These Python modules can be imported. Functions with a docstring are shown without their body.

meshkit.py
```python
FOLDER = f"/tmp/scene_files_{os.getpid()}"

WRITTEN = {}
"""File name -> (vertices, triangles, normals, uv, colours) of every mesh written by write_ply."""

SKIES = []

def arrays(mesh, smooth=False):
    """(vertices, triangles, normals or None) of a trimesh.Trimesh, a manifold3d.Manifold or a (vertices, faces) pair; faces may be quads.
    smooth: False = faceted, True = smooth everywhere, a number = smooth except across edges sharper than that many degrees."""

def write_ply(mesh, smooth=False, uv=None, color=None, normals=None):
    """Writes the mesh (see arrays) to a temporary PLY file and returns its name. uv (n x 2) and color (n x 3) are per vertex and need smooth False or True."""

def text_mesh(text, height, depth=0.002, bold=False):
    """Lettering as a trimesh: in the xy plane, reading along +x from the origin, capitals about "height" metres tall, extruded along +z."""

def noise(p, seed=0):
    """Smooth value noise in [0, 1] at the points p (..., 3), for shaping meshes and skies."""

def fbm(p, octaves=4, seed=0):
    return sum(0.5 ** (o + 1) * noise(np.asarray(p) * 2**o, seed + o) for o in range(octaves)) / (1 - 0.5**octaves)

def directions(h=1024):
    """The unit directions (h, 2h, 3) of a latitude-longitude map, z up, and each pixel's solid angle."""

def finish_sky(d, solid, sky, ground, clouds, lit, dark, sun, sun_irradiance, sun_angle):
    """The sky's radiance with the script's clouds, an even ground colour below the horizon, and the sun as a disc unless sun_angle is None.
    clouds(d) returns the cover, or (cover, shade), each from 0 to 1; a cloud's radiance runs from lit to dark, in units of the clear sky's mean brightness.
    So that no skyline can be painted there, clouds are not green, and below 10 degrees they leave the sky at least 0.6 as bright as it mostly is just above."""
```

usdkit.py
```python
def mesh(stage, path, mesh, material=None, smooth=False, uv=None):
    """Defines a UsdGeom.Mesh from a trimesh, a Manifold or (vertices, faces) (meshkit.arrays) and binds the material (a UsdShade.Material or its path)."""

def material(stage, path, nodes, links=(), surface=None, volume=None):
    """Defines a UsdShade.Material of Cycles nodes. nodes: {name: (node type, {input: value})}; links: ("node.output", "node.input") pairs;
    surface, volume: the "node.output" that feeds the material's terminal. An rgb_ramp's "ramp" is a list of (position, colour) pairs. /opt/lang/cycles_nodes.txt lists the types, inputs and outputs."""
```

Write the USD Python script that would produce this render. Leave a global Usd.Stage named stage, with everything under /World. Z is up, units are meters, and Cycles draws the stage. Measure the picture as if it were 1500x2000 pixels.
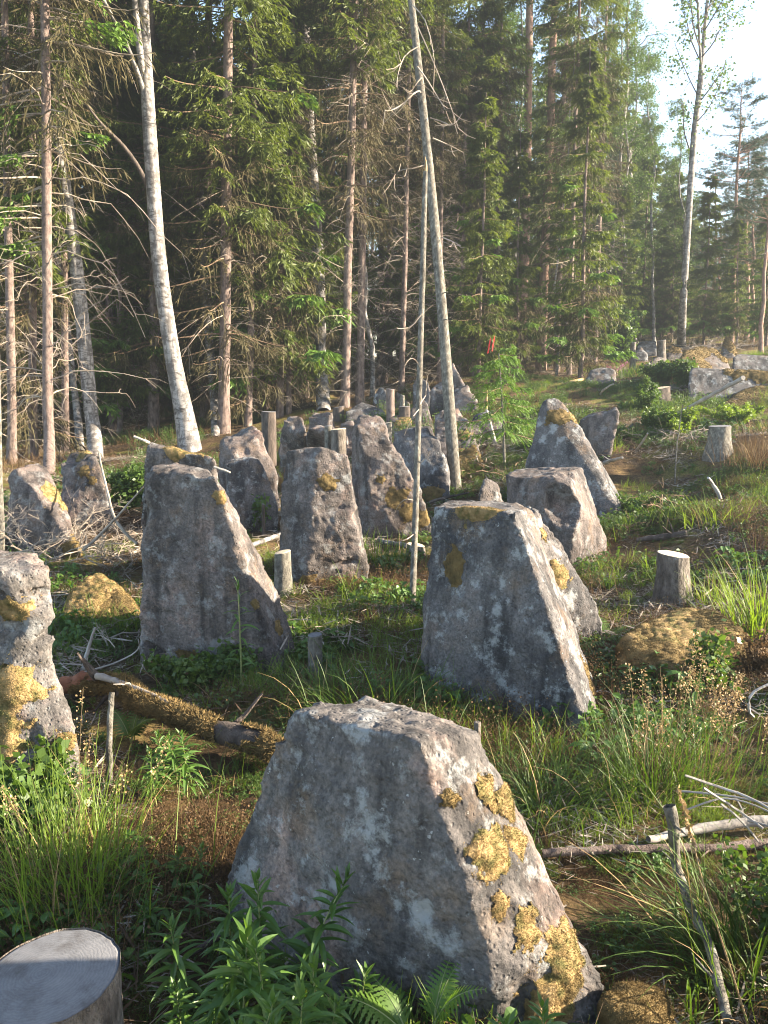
import math
import numpy as np
import usdkit
from meshkit import noise, fbm
from pxr import Usd, UsdGeom, UsdLux, UsdShade, Gf, Sdf, Vt
from scipy.interpolate import RBFInterpolator, RegularGridInterpolator
from scipy.spatial import ConvexHull

stage = Usd.Stage.CreateInMemory()
UsdGeom.SetStageUpAxis(stage, "Z")
UsdGeom.SetStageMetersPerUnit(stage, 1.0)
UsdGeom.Xform.Define(stage, "/World")
UsdGeom.Scope.Define(stage, "/World/Looks")

# ---------------------------------------------------------------- camera, sky, sun, exposure
FPX = 1618.0                      # focal length in pixels of the 1500 x 2000 photograph
PITCH = math.radians(10.5)
EYE = np.array([0.0, 0.0, 1.65])
EXPOSURE = 2.78
SUN_AZ = math.radians(90)         # from +y (view direction) towards +x (right)
SUN_EL = math.radians(20)
SUN_POWER = 1.25
SKY_POWER = 0.078

cam = UsdGeom.Camera.Define(stage, "/World/camera")
cam.CreateHorizontalApertureAttr(36.0)
cam.CreateVerticalApertureAttr(48.0)
cam.CreateFocalLengthAttr(36.0 * FPX / 1500.0)
cam.CreateClippingRangeAttr(Gf.Vec2f(0.05, 2000.0))
cam.CreateExposureAttr(EXPOSURE)
cam.AddTranslateOp().Set(Gf.Vec3d(*EYE))
cam.AddRotateXOp().Set(90.0 - math.degrees(PITCH))

SUN = np.array([math.sin(SUN_AZ) * math.cos(SUN_EL), math.cos(SUN_AZ) * math.cos(SUN_EL), math.sin(SUN_EL)])
sky = UsdLux.DomeLight.Define(stage, "/World/sky")
sky_mat = usdkit.material(stage, "/World/Looks/sky_air", {
    "s": ("sky_texture", {"sky_type": "single_scattering", "sun_disc": False, "sun_elevation": SUN_EL, "sun_rotation": math.atan2(SUN[0], SUN[1]), "aerosol_density": 1.0, "air_density": 1.0}),
    "b": ("background_shader", {"strength": SKY_POWER})}, [("s.color", "b.color")], surface="b.background")
UsdShade.MaterialBindingAPI.Apply(sky.GetPrim()).Bind(sky_mat)
sky.GetPrim().SetCustomDataByKey("kind", "structure")
sun = UsdLux.DistantLight.Define(stage, "/World/sun")
sun.CreateNormalizeAttr(True)
sun.CreateIntensityAttr(SUN_POWER)
sun.CreateAngleAttr(0.55)
sun.CreateColorAttr(Gf.Vec3f(1.0, 0.87, 0.68))
_x = np.cross([0, 0, 1.0], SUN); _x /= np.linalg.norm(_x); _y = np.cross(SUN, _x)
sun.AddTransformOp().Set(Gf.Matrix4d(*_x, 0, *_y, 0, *SUN, 0, 0, 0, 60, 1))

# ---------------------------------------------------------------- helpers
FW = np.array([0, math.cos(PITCH), -math.sin(PITCH)])
UPV = np.array([0, math.sin(PITCH), math.cos(PITCH)])


def ray(px, py):
    d = FW + (px - 750.0) / FPX * np.array([1.0, 0, 0]) + (1000.0 - py) / FPX * UPV
    return d / d[1]


def P(px, py, Y):
    """The point that stands Y metres ahead in the direction seen at a spot of the photograph."""
    return EYE + ray(px, py) * Y


USED = {}


def numbered(parent, name):
    k = USED.get((parent, name), 0)
    USED[(parent, name)] = k + 1
    return f"{parent}/{name}" + (f"_{k:03d}" if k else "")


class Thing:
    def __init__(self, prim, off):
        self.prim, self.off, self.path = prim, np.asarray(off, float), str(prim.GetPath())


def tag(prim, label=None, cat=None, group=None, kind=None):
    for k, v in (("label", label), ("category", cat), ("group", group), ("kind", kind)):
        if v:
            prim.SetCustomDataByKey(k, v)


def thing(name, label, cat, loc=(0, 0, 0), group=None, matrix=None, ref=None):
    x = UsdGeom.Xform.Define(stage, numbered("/World", name))
    if matrix is not None:
        x.AddTransformOp().Set(Gf.Matrix4d(*[float(a) for a in np.asarray(matrix).T.ravel()]))
    else:
        x.AddTranslateOp().Set(Gf.Vec3d(*[float(a) for a in loc]))
    if ref:
        x.GetPrim().GetReferences().AddInternalReference(ref)
        x.GetPrim().SetInstanceable(True)
    tag(x.GetPrim(), label, cat, group)
    return Thing(x.GetPrim(), (0, 0, 0) if matrix is not None else loc)


def klass(name):
    p = stage.CreateClassPrim(f"/World/{name}")
    return Thing(p, (0, 0, 0))


def part(parent, name, vf, mat, label=None, smooth=False, kind=None):
    """A mesh given in world coordinates, made a child of a thing (or of a part of it)."""
    v, f = np.asarray(vf[0], float) - parent.off, np.asarray(vf[1], int)
    m = usdkit.mesh(stage, numbered(parent.path, name), (v, f), mat, smooth)
    tag(m.GetPrim(), label, kind=kind)
    return Thing(m.GetPrim(), parent.off)


def single(name, vf, mat, label, cat, group=None, smooth=False, kind=None):
    m = usdkit.mesh(stage, numbered("/World", name), vf, mat, smooth)
    tag(m.GetPrim(), label, cat, group, kind)
    return m


def unit(v):
    v = np.asarray(v, float)
    return v / (np.linalg.norm(v, axis=-1, keepdims=True) + 1e-12)


class MB:
    def __init__(self):
        self.v, self.f, self.n = [], [], 0

    def add(self, vf):
        v, f = np.asarray(vf[0], float).reshape(-1, 3), np.asarray(vf[1], int)
        if f.shape[1] == 4:
            f = np.vstack([f[:, [0, 1, 2]], f[:, [0, 2, 3]]])
        self.v.append(v); self.f.append(f + self.n); self.n += len(v)
        return self

    def get(self):
        return np.vstack(self.v), np.vstack(self.f)


def tubes(Pt, R, sides=3, cap=False):
    """N tubes at once. Pt (N,K,3), R (N,K) or broadcastable."""
    Pt = np.asarray(Pt, float)
    if Pt.ndim == 2:
        Pt = Pt[None]
    N, K, _ = Pt.shape
    R = np.broadcast_to(R, (N, K))
    t = unit(np.gradient(Pt, axis=1))
    ref = np.where(np.abs(t[..., 2:]) < 0.9, np.array([0, 0, 1.0]), np.array([1.0, 0, 0]))
    if sides > 4:
        ref = np.broadcast_to(ref[:, :1], ref.shape)
    a = unit(np.cross(t, ref)); b = np.cross(t, a)
    ang = np.arange(sides) * 2 * np.pi / sides
    v = Pt[:, :, None] + R[..., None, None] * (np.cos(ang)[:, None] * a[:, :, None] + np.sin(ang)[:, None] * b[:, :, None])
    n, i, j = np.meshgrid(np.arange(N), np.arange(K - 1), np.arange(sides), indexing="ij")
    s = lambda ii, jj: (n * K + ii) * sides + jj
    j2 = (j + 1) % sides
    q = np.stack([s(i, j), s(i, j2), s(i + 1, j2), s(i + 1, j)], -1).reshape(-1, 4)
    f = np.vstack([q[:, [0, 1, 2]], q[:, [0, 2, 3]]])
    v = v.reshape(-1, 3)
    if cap:
        c = len(v)
        v = np.vstack([v, Pt[:, -1]])
        nn, jj = np.meshgrid(np.arange(N), np.arange(sides), indexing="ij")
        base = (nn * K + K - 1) * sides
        f = np.vstack([f, np.stack([base + jj, base + (jj + 1) % sides, c + nn], -1).reshape(-1, 3)])
    return v, f


def strips(Pt, W, S):
    """N flat ribbons. Pt (N,K,3), W (N,K) widths, S (N,3) or (N,K,3) unit side vectors."""
    Pt = np.asarray(Pt, float)
    N, K, _ = Pt.shape
    W = np.broadcast_to(W, (N, K))
    S = np.asarray(S, float)
    if S.ndim == 2:
        S = S[:, None]
    h = S * W[..., None] * 0.5
    v = np.stack([Pt - h, Pt + h], 2).reshape(-1, 3)
    n, i = np.meshgrid(np.arange(N), np.arange(K - 1), indexing="ij")
    o = (n * K + i) * 2
    q = np.stack([o, o + 1, o + 3, o + 2], -1).reshape(-1, 4)
    return v, np.vstack([q[:, [0, 1, 2]], q[:, [0, 2, 3]]])


def folded(Pt, W, S, Nn, fold=0.25):
    """N leaves with a folded midrib: three points across."""
    Pt = np.asarray(Pt, float)
    N, K, _ = Pt.shape
    W = np.broadcast_to(W, (N, K)); S = np.asarray(S, float); Nn = np.asarray(Nn, float)
    if S.ndim == 2:
        S = S[:, None]
    if Nn.ndim == 2:
        Nn = Nn[:, None]
    h = S * W[..., None] * 0.5
    up = Nn * W[..., None] * fold
    v = np.stack([Pt - h + up, Pt, Pt + h + up], 2).reshape(-1, 3)
    n, i, c = np.meshgrid(np.arange(N), np.arange(K - 1), np.arange(2), indexing="ij")
    o = (n * K + i) * 3 + c
    q = np.stack([o, o + 1, o + 4, o + 3], -1).reshape(-1, 4)
    return v, np.vstack([q[:, [0, 1, 2]], q[:, [0, 2, 3]]])


def blades(rng, base, length, width, tilt, bend, K=5, az=None, taper=0.7):
    """Grass blades: base (N,3)."""
    N = len(base)
    az = rng.uniform(0, 2 * np.pi, N) if az is None else np.broadcast_to(az, N)
    length, width, tilt, bend = (np.broadcast_to(a, N) for a in (length, width, tilt, bend))
    s = np.linspace(0, 1, K)
    th = tilt[:, None] + bend[:, None] * s[None] ** 1.4
    step = length[:, None] / (K - 1)
    r = np.concatenate([np.zeros((N, 1)), np.cumsum(np.sin(th[:, 1:]) * step, 1)], 1)
    z = np.concatenate([np.zeros((N, 1)), np.cumsum(np.cos(th[:, 1:]) * step, 1)], 1)
    d = np.stack([np.cos(az), np.sin(az)], 1)
    Pt = np.concatenate([base[:, None, :2] + d[:, None] * r[..., None], (base[:, 2:3] + z)[..., None]], -1)
    tw = az + np.pi / 2 + rng.normal(0, 0.5, N)
    S = np.stack([np.cos(tw), np.sin(tw), np.zeros(N)], 1)
    W = width[:, None] * np.maximum(1 - s, 0.03)[None] ** taper
    return strips(Pt, W, S)


def rot_to(d):
    """Matrix that turns +z to the direction d."""
    d = unit(d); z = np.array([0, 0, 1.0]); v = np.cross(z, d); c = d[2]
    k = np.array([[0, -v[2], v[1]], [v[2], 0, -v[0]], [-v[1], v[0], 0]])
    return np.eye(3) + k + k @ k / (1 + c)


def place(loc, scale=1.0, yaw=0.0, axis=(0, 0, 1)):
    m = np.eye(4)
    c, s = math.cos(yaw), math.sin(yaw)
    m[:3, :3] = rot_to(axis) @ np.array([[c, -s, 0], [s, c, 0], [0, 0, 1.0]]) @ np.diag(np.broadcast_to(scale, 3))
    m[:3, 3] = loc
    return m


def spline(pts, n):
    pts = np.asarray(pts, float)
    t = np.concatenate([[0], np.cumsum(np.linalg.norm(np.diff(pts, axis=0), axis=1))])
    u = np.linspace(0, t[-1], n)
    if len(pts) < 3:
        return np.stack([np.interp(u, t, pts[:, k]) for k in range(3)], 1)
    from scipy.interpolate import PchipInterpolator
    return PchipInterpolator(t, pts, axis=0)(u)


# ---------------------------------------------------------------- materials
def ramp_mat(name, stops, rough=0.75, scale=6.0, detail=5.0, bump=0.0, bump_scale=40.0, bump_dist=0.01, stretch=(1, 1, 1), coord="position", island=False, translucent=0.0, tcol=None, spec=0.3, bump_detail=4.0):
    """Colour from a ramp over noise (or over the random number of each leaf), with fine relief."""
    n, l = {}, []
    if coord == "position":
        n["g"] = ("geometry", {}); src = "g.position"
    else:
        n["g"] = ("texture_coordinate", {}); src = "g.object"
        n["gi"] = ("geometry", {})
    n["m"] = ("mapping", {"scale": stretch}); l.append((src, "m.vector"))
    n["t"] = ("noise_texture", {"scale": scale, "detail": detail, "roughness": 0.6}); l.append(("m.vector", "t.vector"))
    n["r"] = ("rgb_ramp", {"ramp": stops})
    if island:
        n["a"] = ("math", {"math_type": "multiply_add", "value2": 0.55}); gi = "g" if coord == "position" else "gi"
        l += [(f"{gi}.random_per_island", "a.value1")]
        n["b"] = ("math", {"math_type": "multiply", "value2": 0.45}); l += [("t.fac", "b.value1"), ("b.value", "a.value3"), ("a.value", "r.fac")]
    else:
        l.append(("t.fac", "r.fac"))
    n["p"] = ("principled_bsdf", {"roughness": rough, "specular_ior_level": spec}); l.append(("r.color", "p.base_color"))
    out = "p.BSDF"
    if bump:
        n["bt"] = ("noise_texture", {"scale": bump_scale, "detail": bump_detail, "roughness": 0.65}); l.append(("m.vector", "bt.vector"))
        n["bp"] = ("bump", {"strength": bump, "distance": bump_dist}); l += [("bt.fac", "bp.height"), ("bp.normal", "p.normal")]
    if translucent:
        n["tr"] = ("translucent_bsdf", {})
        if tcol is None:
            l.append(("r.color", "tr.color"))
        else:
            n["tc"] = ("mix_color", {"blend_type": "multiply", "fac": 1.0, "b": tcol}); l += [("r.color", "tc.a"), ("tc.result", "tr.color")]
        n["mx"] = ("mix_closure", {"fac": translucent}); l += [("p.BSDF", "mx.closure1"), ("tr.BSDF", "mx.closure2")]
        out = "mx.closure"
    return usdkit.material(stage, f"/World/Looks/{name}", n, l, surface=out)


def granite(name, base, dark, lichen=0.6, seed=0.0, pink=(0.21, 0.145, 0.12), moss_amt=0.0):
    n = {
        "g": ("geometry", {}),
        "o": ("mapping", {"location": (seed * 3.1, seed * 1.7, seed * 0.9)}),
        "big": ("noise_texture", {"scale": 2.6, "detail": 8.0, "roughness": 0.7}),
        "bigr": ("rgb_ramp", {"ramp": [(0.34, dark), (0.46, tuple(0.6 * a + 0.4 * b for a, b in zip(base, dark))), (0.54, base), (0.68, pink)]}),
        "sm": ("mapping", {"scale": (7, 7, 0.9), "location": (seed, 0, 0)}),
        "streak": ("noise_texture", {"scale": 1.1, "detail": 5.0, "roughness": 0.6}),
        "streakr": ("map_range", {"from_min": 0.46, "from_max": 0.6, "to_min": 0.0, "to_max": 0.75, "clamp": True}),
        "mix1": ("mix_color", {"blend_type": "mix", "b": tuple(0.42 * d for d in dark)}),
        "sp": ("noise_texture", {"scale": 75.0, "detail": 3.0, "roughness": 0.7}),
        "spr": ("rgb_ramp", {"ramp": [(0.25, (0.42, 0.42, 0.42)), (0.5, (1, 1, 1)), (0.75, (1.65, 1.6, 1.55))]}),
        "mix2": ("mix_color", {"blend_type": "multiply", "fac": 1.0, "use_clamp": False}),
        "li": ("noise_texture", {"scale": 9.0, "detail": 8.0, "roughness": 0.74}),
        "lir": ("map_range", {"from_min": 0.53, "from_max": 0.62, "to_min": 0.0, "to_max": lichen, "clamp": True}),
        "mix3": ("mix_color", {"blend_type": "mix", "b": (0.27, 0.275, 0.27)}),
        "li2": ("noise_texture", {"scale": 30.0, "detail": 4.0, "roughness": 0.6}),
        "li2r": ("map_range", {"from_min": 0.68, "from_max": 0.71, "to_min": 0.0, "to_max": 0.8 * lichen, "clamp": True}),
        "mix4": ("mix_color", {"blend_type": "mix", "b": (0.42, 0.42, 0.4)}),
        "ru": ("noise_texture", {"scale": 4.1, "detail": 5.0, "roughness": 0.65}),
        "rur": ("map_range", {"from_min": 0.55, "from_max": 0.66, "to_min": 0.0, "to_max": 0.55, "clamp": True}),
        "mix5": ("mix_color", {"blend_type": "mix", "b": (0.105, 0.07, 0.045)}),
        "b1": ("noise_texture", {"scale": 38.0, "detail": 6.0, "roughness": 0.72}),
        "vo": ("voronoi_texture", {"scale": 55.0}),
        "vor": ("map_range", {"from_min": 0.0, "from_max": 0.35, "to_min": -0.6, "to_max": 0.0, "clamp": True}),
        "ba": ("math", {"math_type": "add"}),
        "bp": ("bump", {"strength": 0.8, "distance": 0.014}),
        "p": ("principled_bsdf", {"roughness": 0.88, "specular_ior_level": 0.25}),
    }
    l = [("g.position", "o.vector"), ("o.vector", "big.vector"), ("big.fac", "bigr.fac"), ("o.vector", "sm.vector"), ("sm.vector", "streak.vector"), ("streak.fac", "streakr.value"),
         ("bigr.color", "mix1.a"), ("streakr.result", "mix1.fac"), ("o.vector", "ru.vector"), ("ru.fac", "rur.value"), ("rur.result", "mix5.fac"), ("mix1.result", "mix5.a"),
         ("o.vector", "sp.vector"), ("sp.fac", "spr.fac"), ("mix5.result", "mix2.a"), ("spr.color", "mix2.b"),
         ("o.vector", "li.vector"), ("li.fac", "lir.value"), ("lir.result", "mix3.fac"), ("mix2.result", "mix3.a"),
         ("o.vector", "li2.vector"), ("li2.fac", "li2r.value"), ("li2r.result", "mix4.fac"), ("mix3.result", "mix4.a"), ("mix4.result", "p.base_color"),
         ("o.vector", "b1.vector"), ("o.vector", "vo.vector"), ("vo.distance", "vor.value"), ("b1.fac", "ba.value1"), ("vor.result", "ba.value2"), ("ba.value", "bp.height"), ("bp.normal", "p.normal")]
    return usdkit.material(stage, f"/World/Looks/{name}", n, l, surface="p.BSDF")


def birch_bark(name):
    n = {
        "g": ("texture_coordinate", {}),
        "m": ("mapping", {"scale": (3.4, 3.4, 7.5)}), "n1": ("noise_texture", {"scale": 1.7, "detail": 6.0, "roughness": 0.72, "distortion": 0.6}),
        "r1": ("rgb_ramp", {"ramp": [(0.36, (0.035, 0.03, 0.026)), (0.44, (0.11, 0.098, 0.09)), (0.49, (0.2, 0.186, 0.174)), (0.6, (0.265, 0.248, 0.233)), (0.75, (0.32, 0.3, 0.283))]}),
        "m2": ("mapping", {"scale": (7.0, 7.0, 2.4)}), "n2": ("noise_texture", {"scale": 1.5, "detail": 8.0, "roughness": 0.75}),
        "r2": ("map_range", {"from_min": 0.475, "from_max": 0.55, "to_min": 0.0, "to_max": 0.85, "clamp": True}),
        "mx": ("mix_color", {"b": (0.075, 0.066, 0.06)}),
        "bp": ("bump", {"strength": 0.7, "distance": 0.02}), "p": ("principled_bsdf", {"roughness": 0.75, "specular_ior_level": 0.25})}
    l = [("g.object", "m.vector"), ("m.vector", "n1.vector"), ("n1.fac", "r1.fac"), ("g.object", "m2.vector"), ("m2.vector", "n2.vector"), ("n2.fac", "r2.value"), ("r1.color", "mx.a"), ("r2.result", "mx.fac"), ("mx.result", "p.base_color"), ("n2.fac", "bp.height"), ("bp.normal", "p.normal")]
    return usdkit.material(stage, f"/World/Looks/{name}", n, l, surface="p.BSDF")


def cut_wood(name, c1, c2, scale=22.0):
    n = {"g": ("texture_coordinate", {}), "m": ("mapping", {"scale": (1, 1, 0.02)}),
         "w": ("wave_texture", {"wave_type": "rings", "rings_direction": "z", "scale": scale, "distortion": 7.0, "detail": 4.0, "detail_scale": 2.0}),
         "r": ("rgb_ramp", {"ramp": [(0.1, c1), (0.9, c2)]}), "n": ("noise_texture", {"scale": 9.0, "detail": 6.0, "roughness": 0.7}),
         "r2": ("rgb_ramp", {"ramp": [(0.3, (0.5, 0.46, 0.42)), (0.5, (1, 1, 1)), (0.7, (1.3, 1.28, 1.25))]}), "mx": ("mix_color", {"blend_type": "multiply", "fac": 1.0, "use_clamp": False}),
         "bp": ("bump", {"strength": 0.15, "distance": 0.0015}), "p": ("principled_bsdf", {"roughness": 0.8, "specular_ior_level": 0.2})}
    l = [("g.object", "m.vector"), ("m.vector", "w.vector"), ("w.fac", "r.fac"), ("g.object", "n.vector"), ("n.fac", "r2.fac"), ("r.color", "mx.a"), ("r2.color", "mx.b"), ("mx.result", "p.base_color"), ("w.fac", "bp.height"), ("bp.normal", "p.normal")]
    return usdkit.material(stage, f"/World/Looks/{name}", n, l, surface="p.BSDF")


M = {}
M["granite_a"] = granite("granite_a", (0.105, 0.093, 0.086), (0.041, 0.038, 0.038), 0.55, 1.0)
M["granite_b"] = granite("granite_b", (0.095, 0.087, 0.084), (0.030, 0.029, 0.032), 0.6, 2.0, pink=(0.111, 0.087, 0.075))
M["granite_c"] = granite("granite_c", (0.097, 0.082, 0.075), (0.039, 0.034, 0.032), 0.4, 3.0)
M["granite_d"] = granite("granite_d", (0.111, 0.090, 0.081), (0.050, 0.042, 0.040), 0.35, 4.0, pink=(0.145, 0.090, 0.071))
M["granite_e"] = granite("granite_e", (0.111, 0.100, 0.093), (0.041, 0.038, 0.034), 0.4, 5.5, pink=(0.139, 0.096, 0.081))
M["moss"] = ramp_mat("golden_moss", [(0.3, (0.075, 0.075, 0.022)), (0.42, (0.15, 0.118, 0.042)), (0.52, (0.24, 0.162, 0.066)), (0.63, (0.33, 0.225, 0.1)), (0.8, (0.4, 0.3, 0.15))], 0.95, 22, 7, bump=0.8, bump_scale=90, bump_dist=0.01, translucent=0.12)
M["moss_dark"] = ramp_mat("olive_moss", [(0.25, (0.045, 0.035, 0.014)), (0.45, (0.12, 0.082, 0.03)), (0.6, (0.17, 0.115, 0.045)), (0.8, (0.25, 0.18, 0.075))], 0.95, 18, 7, bump=0.8, bump_scale=80, bump_dist=0.01, translucent=0.1)
M["bark_spruce"] = ramp_mat("spruce_bark", [(0.3, (0.05, 0.036, 0.03)), (0.46, (0.145, 0.104, 0.088)), (0.7, (0.235, 0.18, 0.152))], 0.9, 2.2, 8, bump=0.9, bump_scale=12, bump_dist=0.03, stretch=(9, 9, 4.5), coord="object")
M["bark_dark"] = ramp_mat("dark_bark", [(0.3, (0.03, 0.024, 0.02)), (0.55, (0.085, 0.065, 0.053)), (0.75, (0.14, 0.11, 0.09))], 0.9, 2.0, 6, bump=0.8, bump_scale=10, bump_dist=0.03, stretch=(10, 10, 3), coord="object")
M["bark_pine"] = ramp_mat("pine_bark", [(0.3, (0.09, 0.055, 0.042)), (0.5, (0.22, 0.135, 0.1)), (0.7, (0.3, 0.2, 0.155))], 0.9, 1.6, 6, bump=0.6, bump_scale=9, bump_dist=0.03, stretch=(8, 8, 2.5), coord="object")
M["bark_grey"] = ramp_mat("grey_bark", [(0.3, (0.045, 0.04, 0.032)), (0.45, (0.1, 0.09, 0.074)), (0.58, (0.155, 0.14, 0.115)), (0.7, (0.27, 0.255, 0.215))], 0.9, 2.4, 8, bump=0.9, bump_scale=10, bump_dist=0.015, stretch=(14, 14, 9), coord="object")
M["bark_birch"] = birch_bark("birch_bark")
M["twig"] = ramp_mat("dead_twigs", [(0.3, (0.15, 0.115, 0.085)), (0.7, (0.33, 0.28, 0.225))], 0.9, 5, 3)
M["twig_dark"] = ramp_mat("dead_brown_twigs", [(0.3, (0.08, 0.05, 0.03)), (0.7, (0.19, 0.125, 0.075))], 0.9, 1.5, 3)
M["needle"] = ramp_mat("spruce_needles", [(0.2, (0.06, 0.08, 0.011)), (0.5, (0.145, 0.172, 0.022)), (0.8, (0.24, 0.255, 0.042))], 0.6, 0.9, 3, island=True, translucent=0.35, tcol=(1.35, 1.4, 0.5), spec=0.35)
M["needle_dry"] = ramp_mat("withered_needles", [(0.2, (0.06, 0.05, 0.02)), (0.5, (0.13, 0.10, 0.042)), (0.8, (0.2, 0.155, 0.075))], 0.7, 0.9, 3, island=True, translucent=0.15, spec=0.2)
M["needle_new"] = ramp_mat("fresh_spruce_shoots", [(0.2, (0.075, 0.14, 0.02)), (0.5, (0.15, 0.24, 0.03)), (0.8, (0.23, 0.32, 0.045))], 0.6, 2.0, 3, island=True, translucent=0.3, tcol=(1.3, 1.3, 0.6), spec=0.3)
M["needle_pine"] = ramp_mat("pine_needles", [(0.2, (0.03, 0.055, 0.025)), (0.5, (0.06, 0.098, 0.04)), (0.8, (0.11, 0.145, 0.06))], 0.6, 1.0, 3, island=True, translucent=0.2, spec=0.35)
M["leaf_birch"] = ramp_mat("birch_leaves", [(0.2, (0.055, 0.095, 0.02)), (0.5, (0.105, 0.16, 0.035)), (0.8, (0.17, 0.225, 0.06))], 0.55, 1.2, 3, island=True, translucent=0.4, tcol=(1.3, 1.3, 0.6), spec=0.4)
M["grass"] = ramp_mat("green_grass", [(0.2, (0.05, 0.09, 0.013)), (0.5, (0.11, 0.175, 0.024)), (0.8, (0.2, 0.26, 0.05))], 0.55, 3, 3, island=True, translucent=0.4, tcol=(1.4, 1.4, 0.5), spec=0.35)
M["grass_bright"] = ramp_mat("yellow_green_grass", [(0.2, (0.11, 0.165, 0.022)), (0.5, (0.21, 0.275, 0.04)), (0.8, (0.33, 0.36, 0.09))], 0.55, 3, 3, island=True, translucent=0.45, tcol=(1.35, 1.35, 0.5), spec=0.35)
M["grass_dry"] = ramp_mat("dry_grass", [(0.2, (0.085, 0.05, 0.022)), (0.5, (0.2, 0.12, 0.055)), (0.8, (0.36, 0.24, 0.12))], 0.7, 3, 3, island=True, translucent=0.3, spec=0.2)
M["straw"] = ramp_mat("pale_straw", [(0.2, (0.3, 0.2, 0.09)), (0.8, (0.55, 0.42, 0.22))], 0.6, 6, 3, island=True, translucent=0.2, spec=0.3)
M["herb"] = ramp_mat("small_herb_leaves", [(0.2, (0.05, 0.09, 0.016)), (0.5, (0.11, 0.165, 0.028)), (0.8, (0.19, 0.24, 0.05))], 0.5, 3, 3, island=True, translucent=0.35, tcol=(1.4, 1.4, 0.5), spec=0.4)
M["fireweed"] = ramp_mat("fireweed_leaves", [(0.2, (0.055, 0.11, 0.018)), (0.5, (0.095, 0.175, 0.028)), (0.8, (0.15, 0.23, 0.04))], 0.45, 4, 3, island=True, translucent=0.35, tcol=(1.6, 1.5, 0.5), spec=0.45)
M["fireweed_stem"] = ramp_mat("fireweed_stems", [(0.3, (0.12, 0.15, 0.05)), (0.7, (0.2, 0.2, 0.08))], 0.5, 6, 3)
M["fern"] = ramp_mat("fern_fronds", [(0.2, (0.07, 0.13, 0.02)), (0.5, (0.13, 0.215, 0.035)), (0.8, (0.21, 0.29, 0.06))], 0.5, 5, 3, island=True, translucent=0.4, tcol=(1.4, 1.4, 0.5), spec=0.4)
M["blossom"] = ramp_mat("pink_blossom", [(0.2, (0.35, 0.1, 0.25)), (0.8, (0.6, 0.25, 0.45))], 0.6, 9, 3, island=True, translucent=0.3)
M["ribbon"] = ramp_mat("red_ribbon", [(0.2, (0.45, 0.02, 0.02)), (0.8, (0.6, 0.04, 0.03))], 0.5, 9, 3)
M["cut_grey"] = cut_wood("weathered_cut_wood", (0.118, 0.116, 0.119), (0.132, 0.13, 0.133), 40.0)
M["cut_pale"] = cut_wood("pale_cut_wood", (0.42, 0.33, 0.22), (0.55, 0.45, 0.33), 26.0)
M["bark_stump"] = ramp_mat("stump_bark", [(0.3, (0.045, 0.036, 0.03)), (0.5, (0.12, 0.1, 0.082)), (0.64, (0.19, 0.165, 0.14)), (0.75, (0.33, 0.33, 0.31))], 0.9, 3.0, 7, bump=1.0, bump_scale=9, bump_dist=0.03, stretch=(9, 9, 4), coord="object")
M["dead_wood"] = ramp_mat("grey_dead_wood", [(0.3, (0.12, 0.105, 0.095)), (0.5, (0.25, 0.225, 0.2)), (0.72, (0.4, 0.37, 0.33))], 0.85, 4, 6, bump=0.6, bump_scale=30, bump_dist=0.01)
M["litter"] = ramp_mat("needle_litter", [(0.2, (0.05, 0.03, 0.016)), (0.5, (0.14, 0.085, 0.045)), (0.8, (0.26, 0.18, 0.1))], 0.9, 9, 3, island=True)
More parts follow.
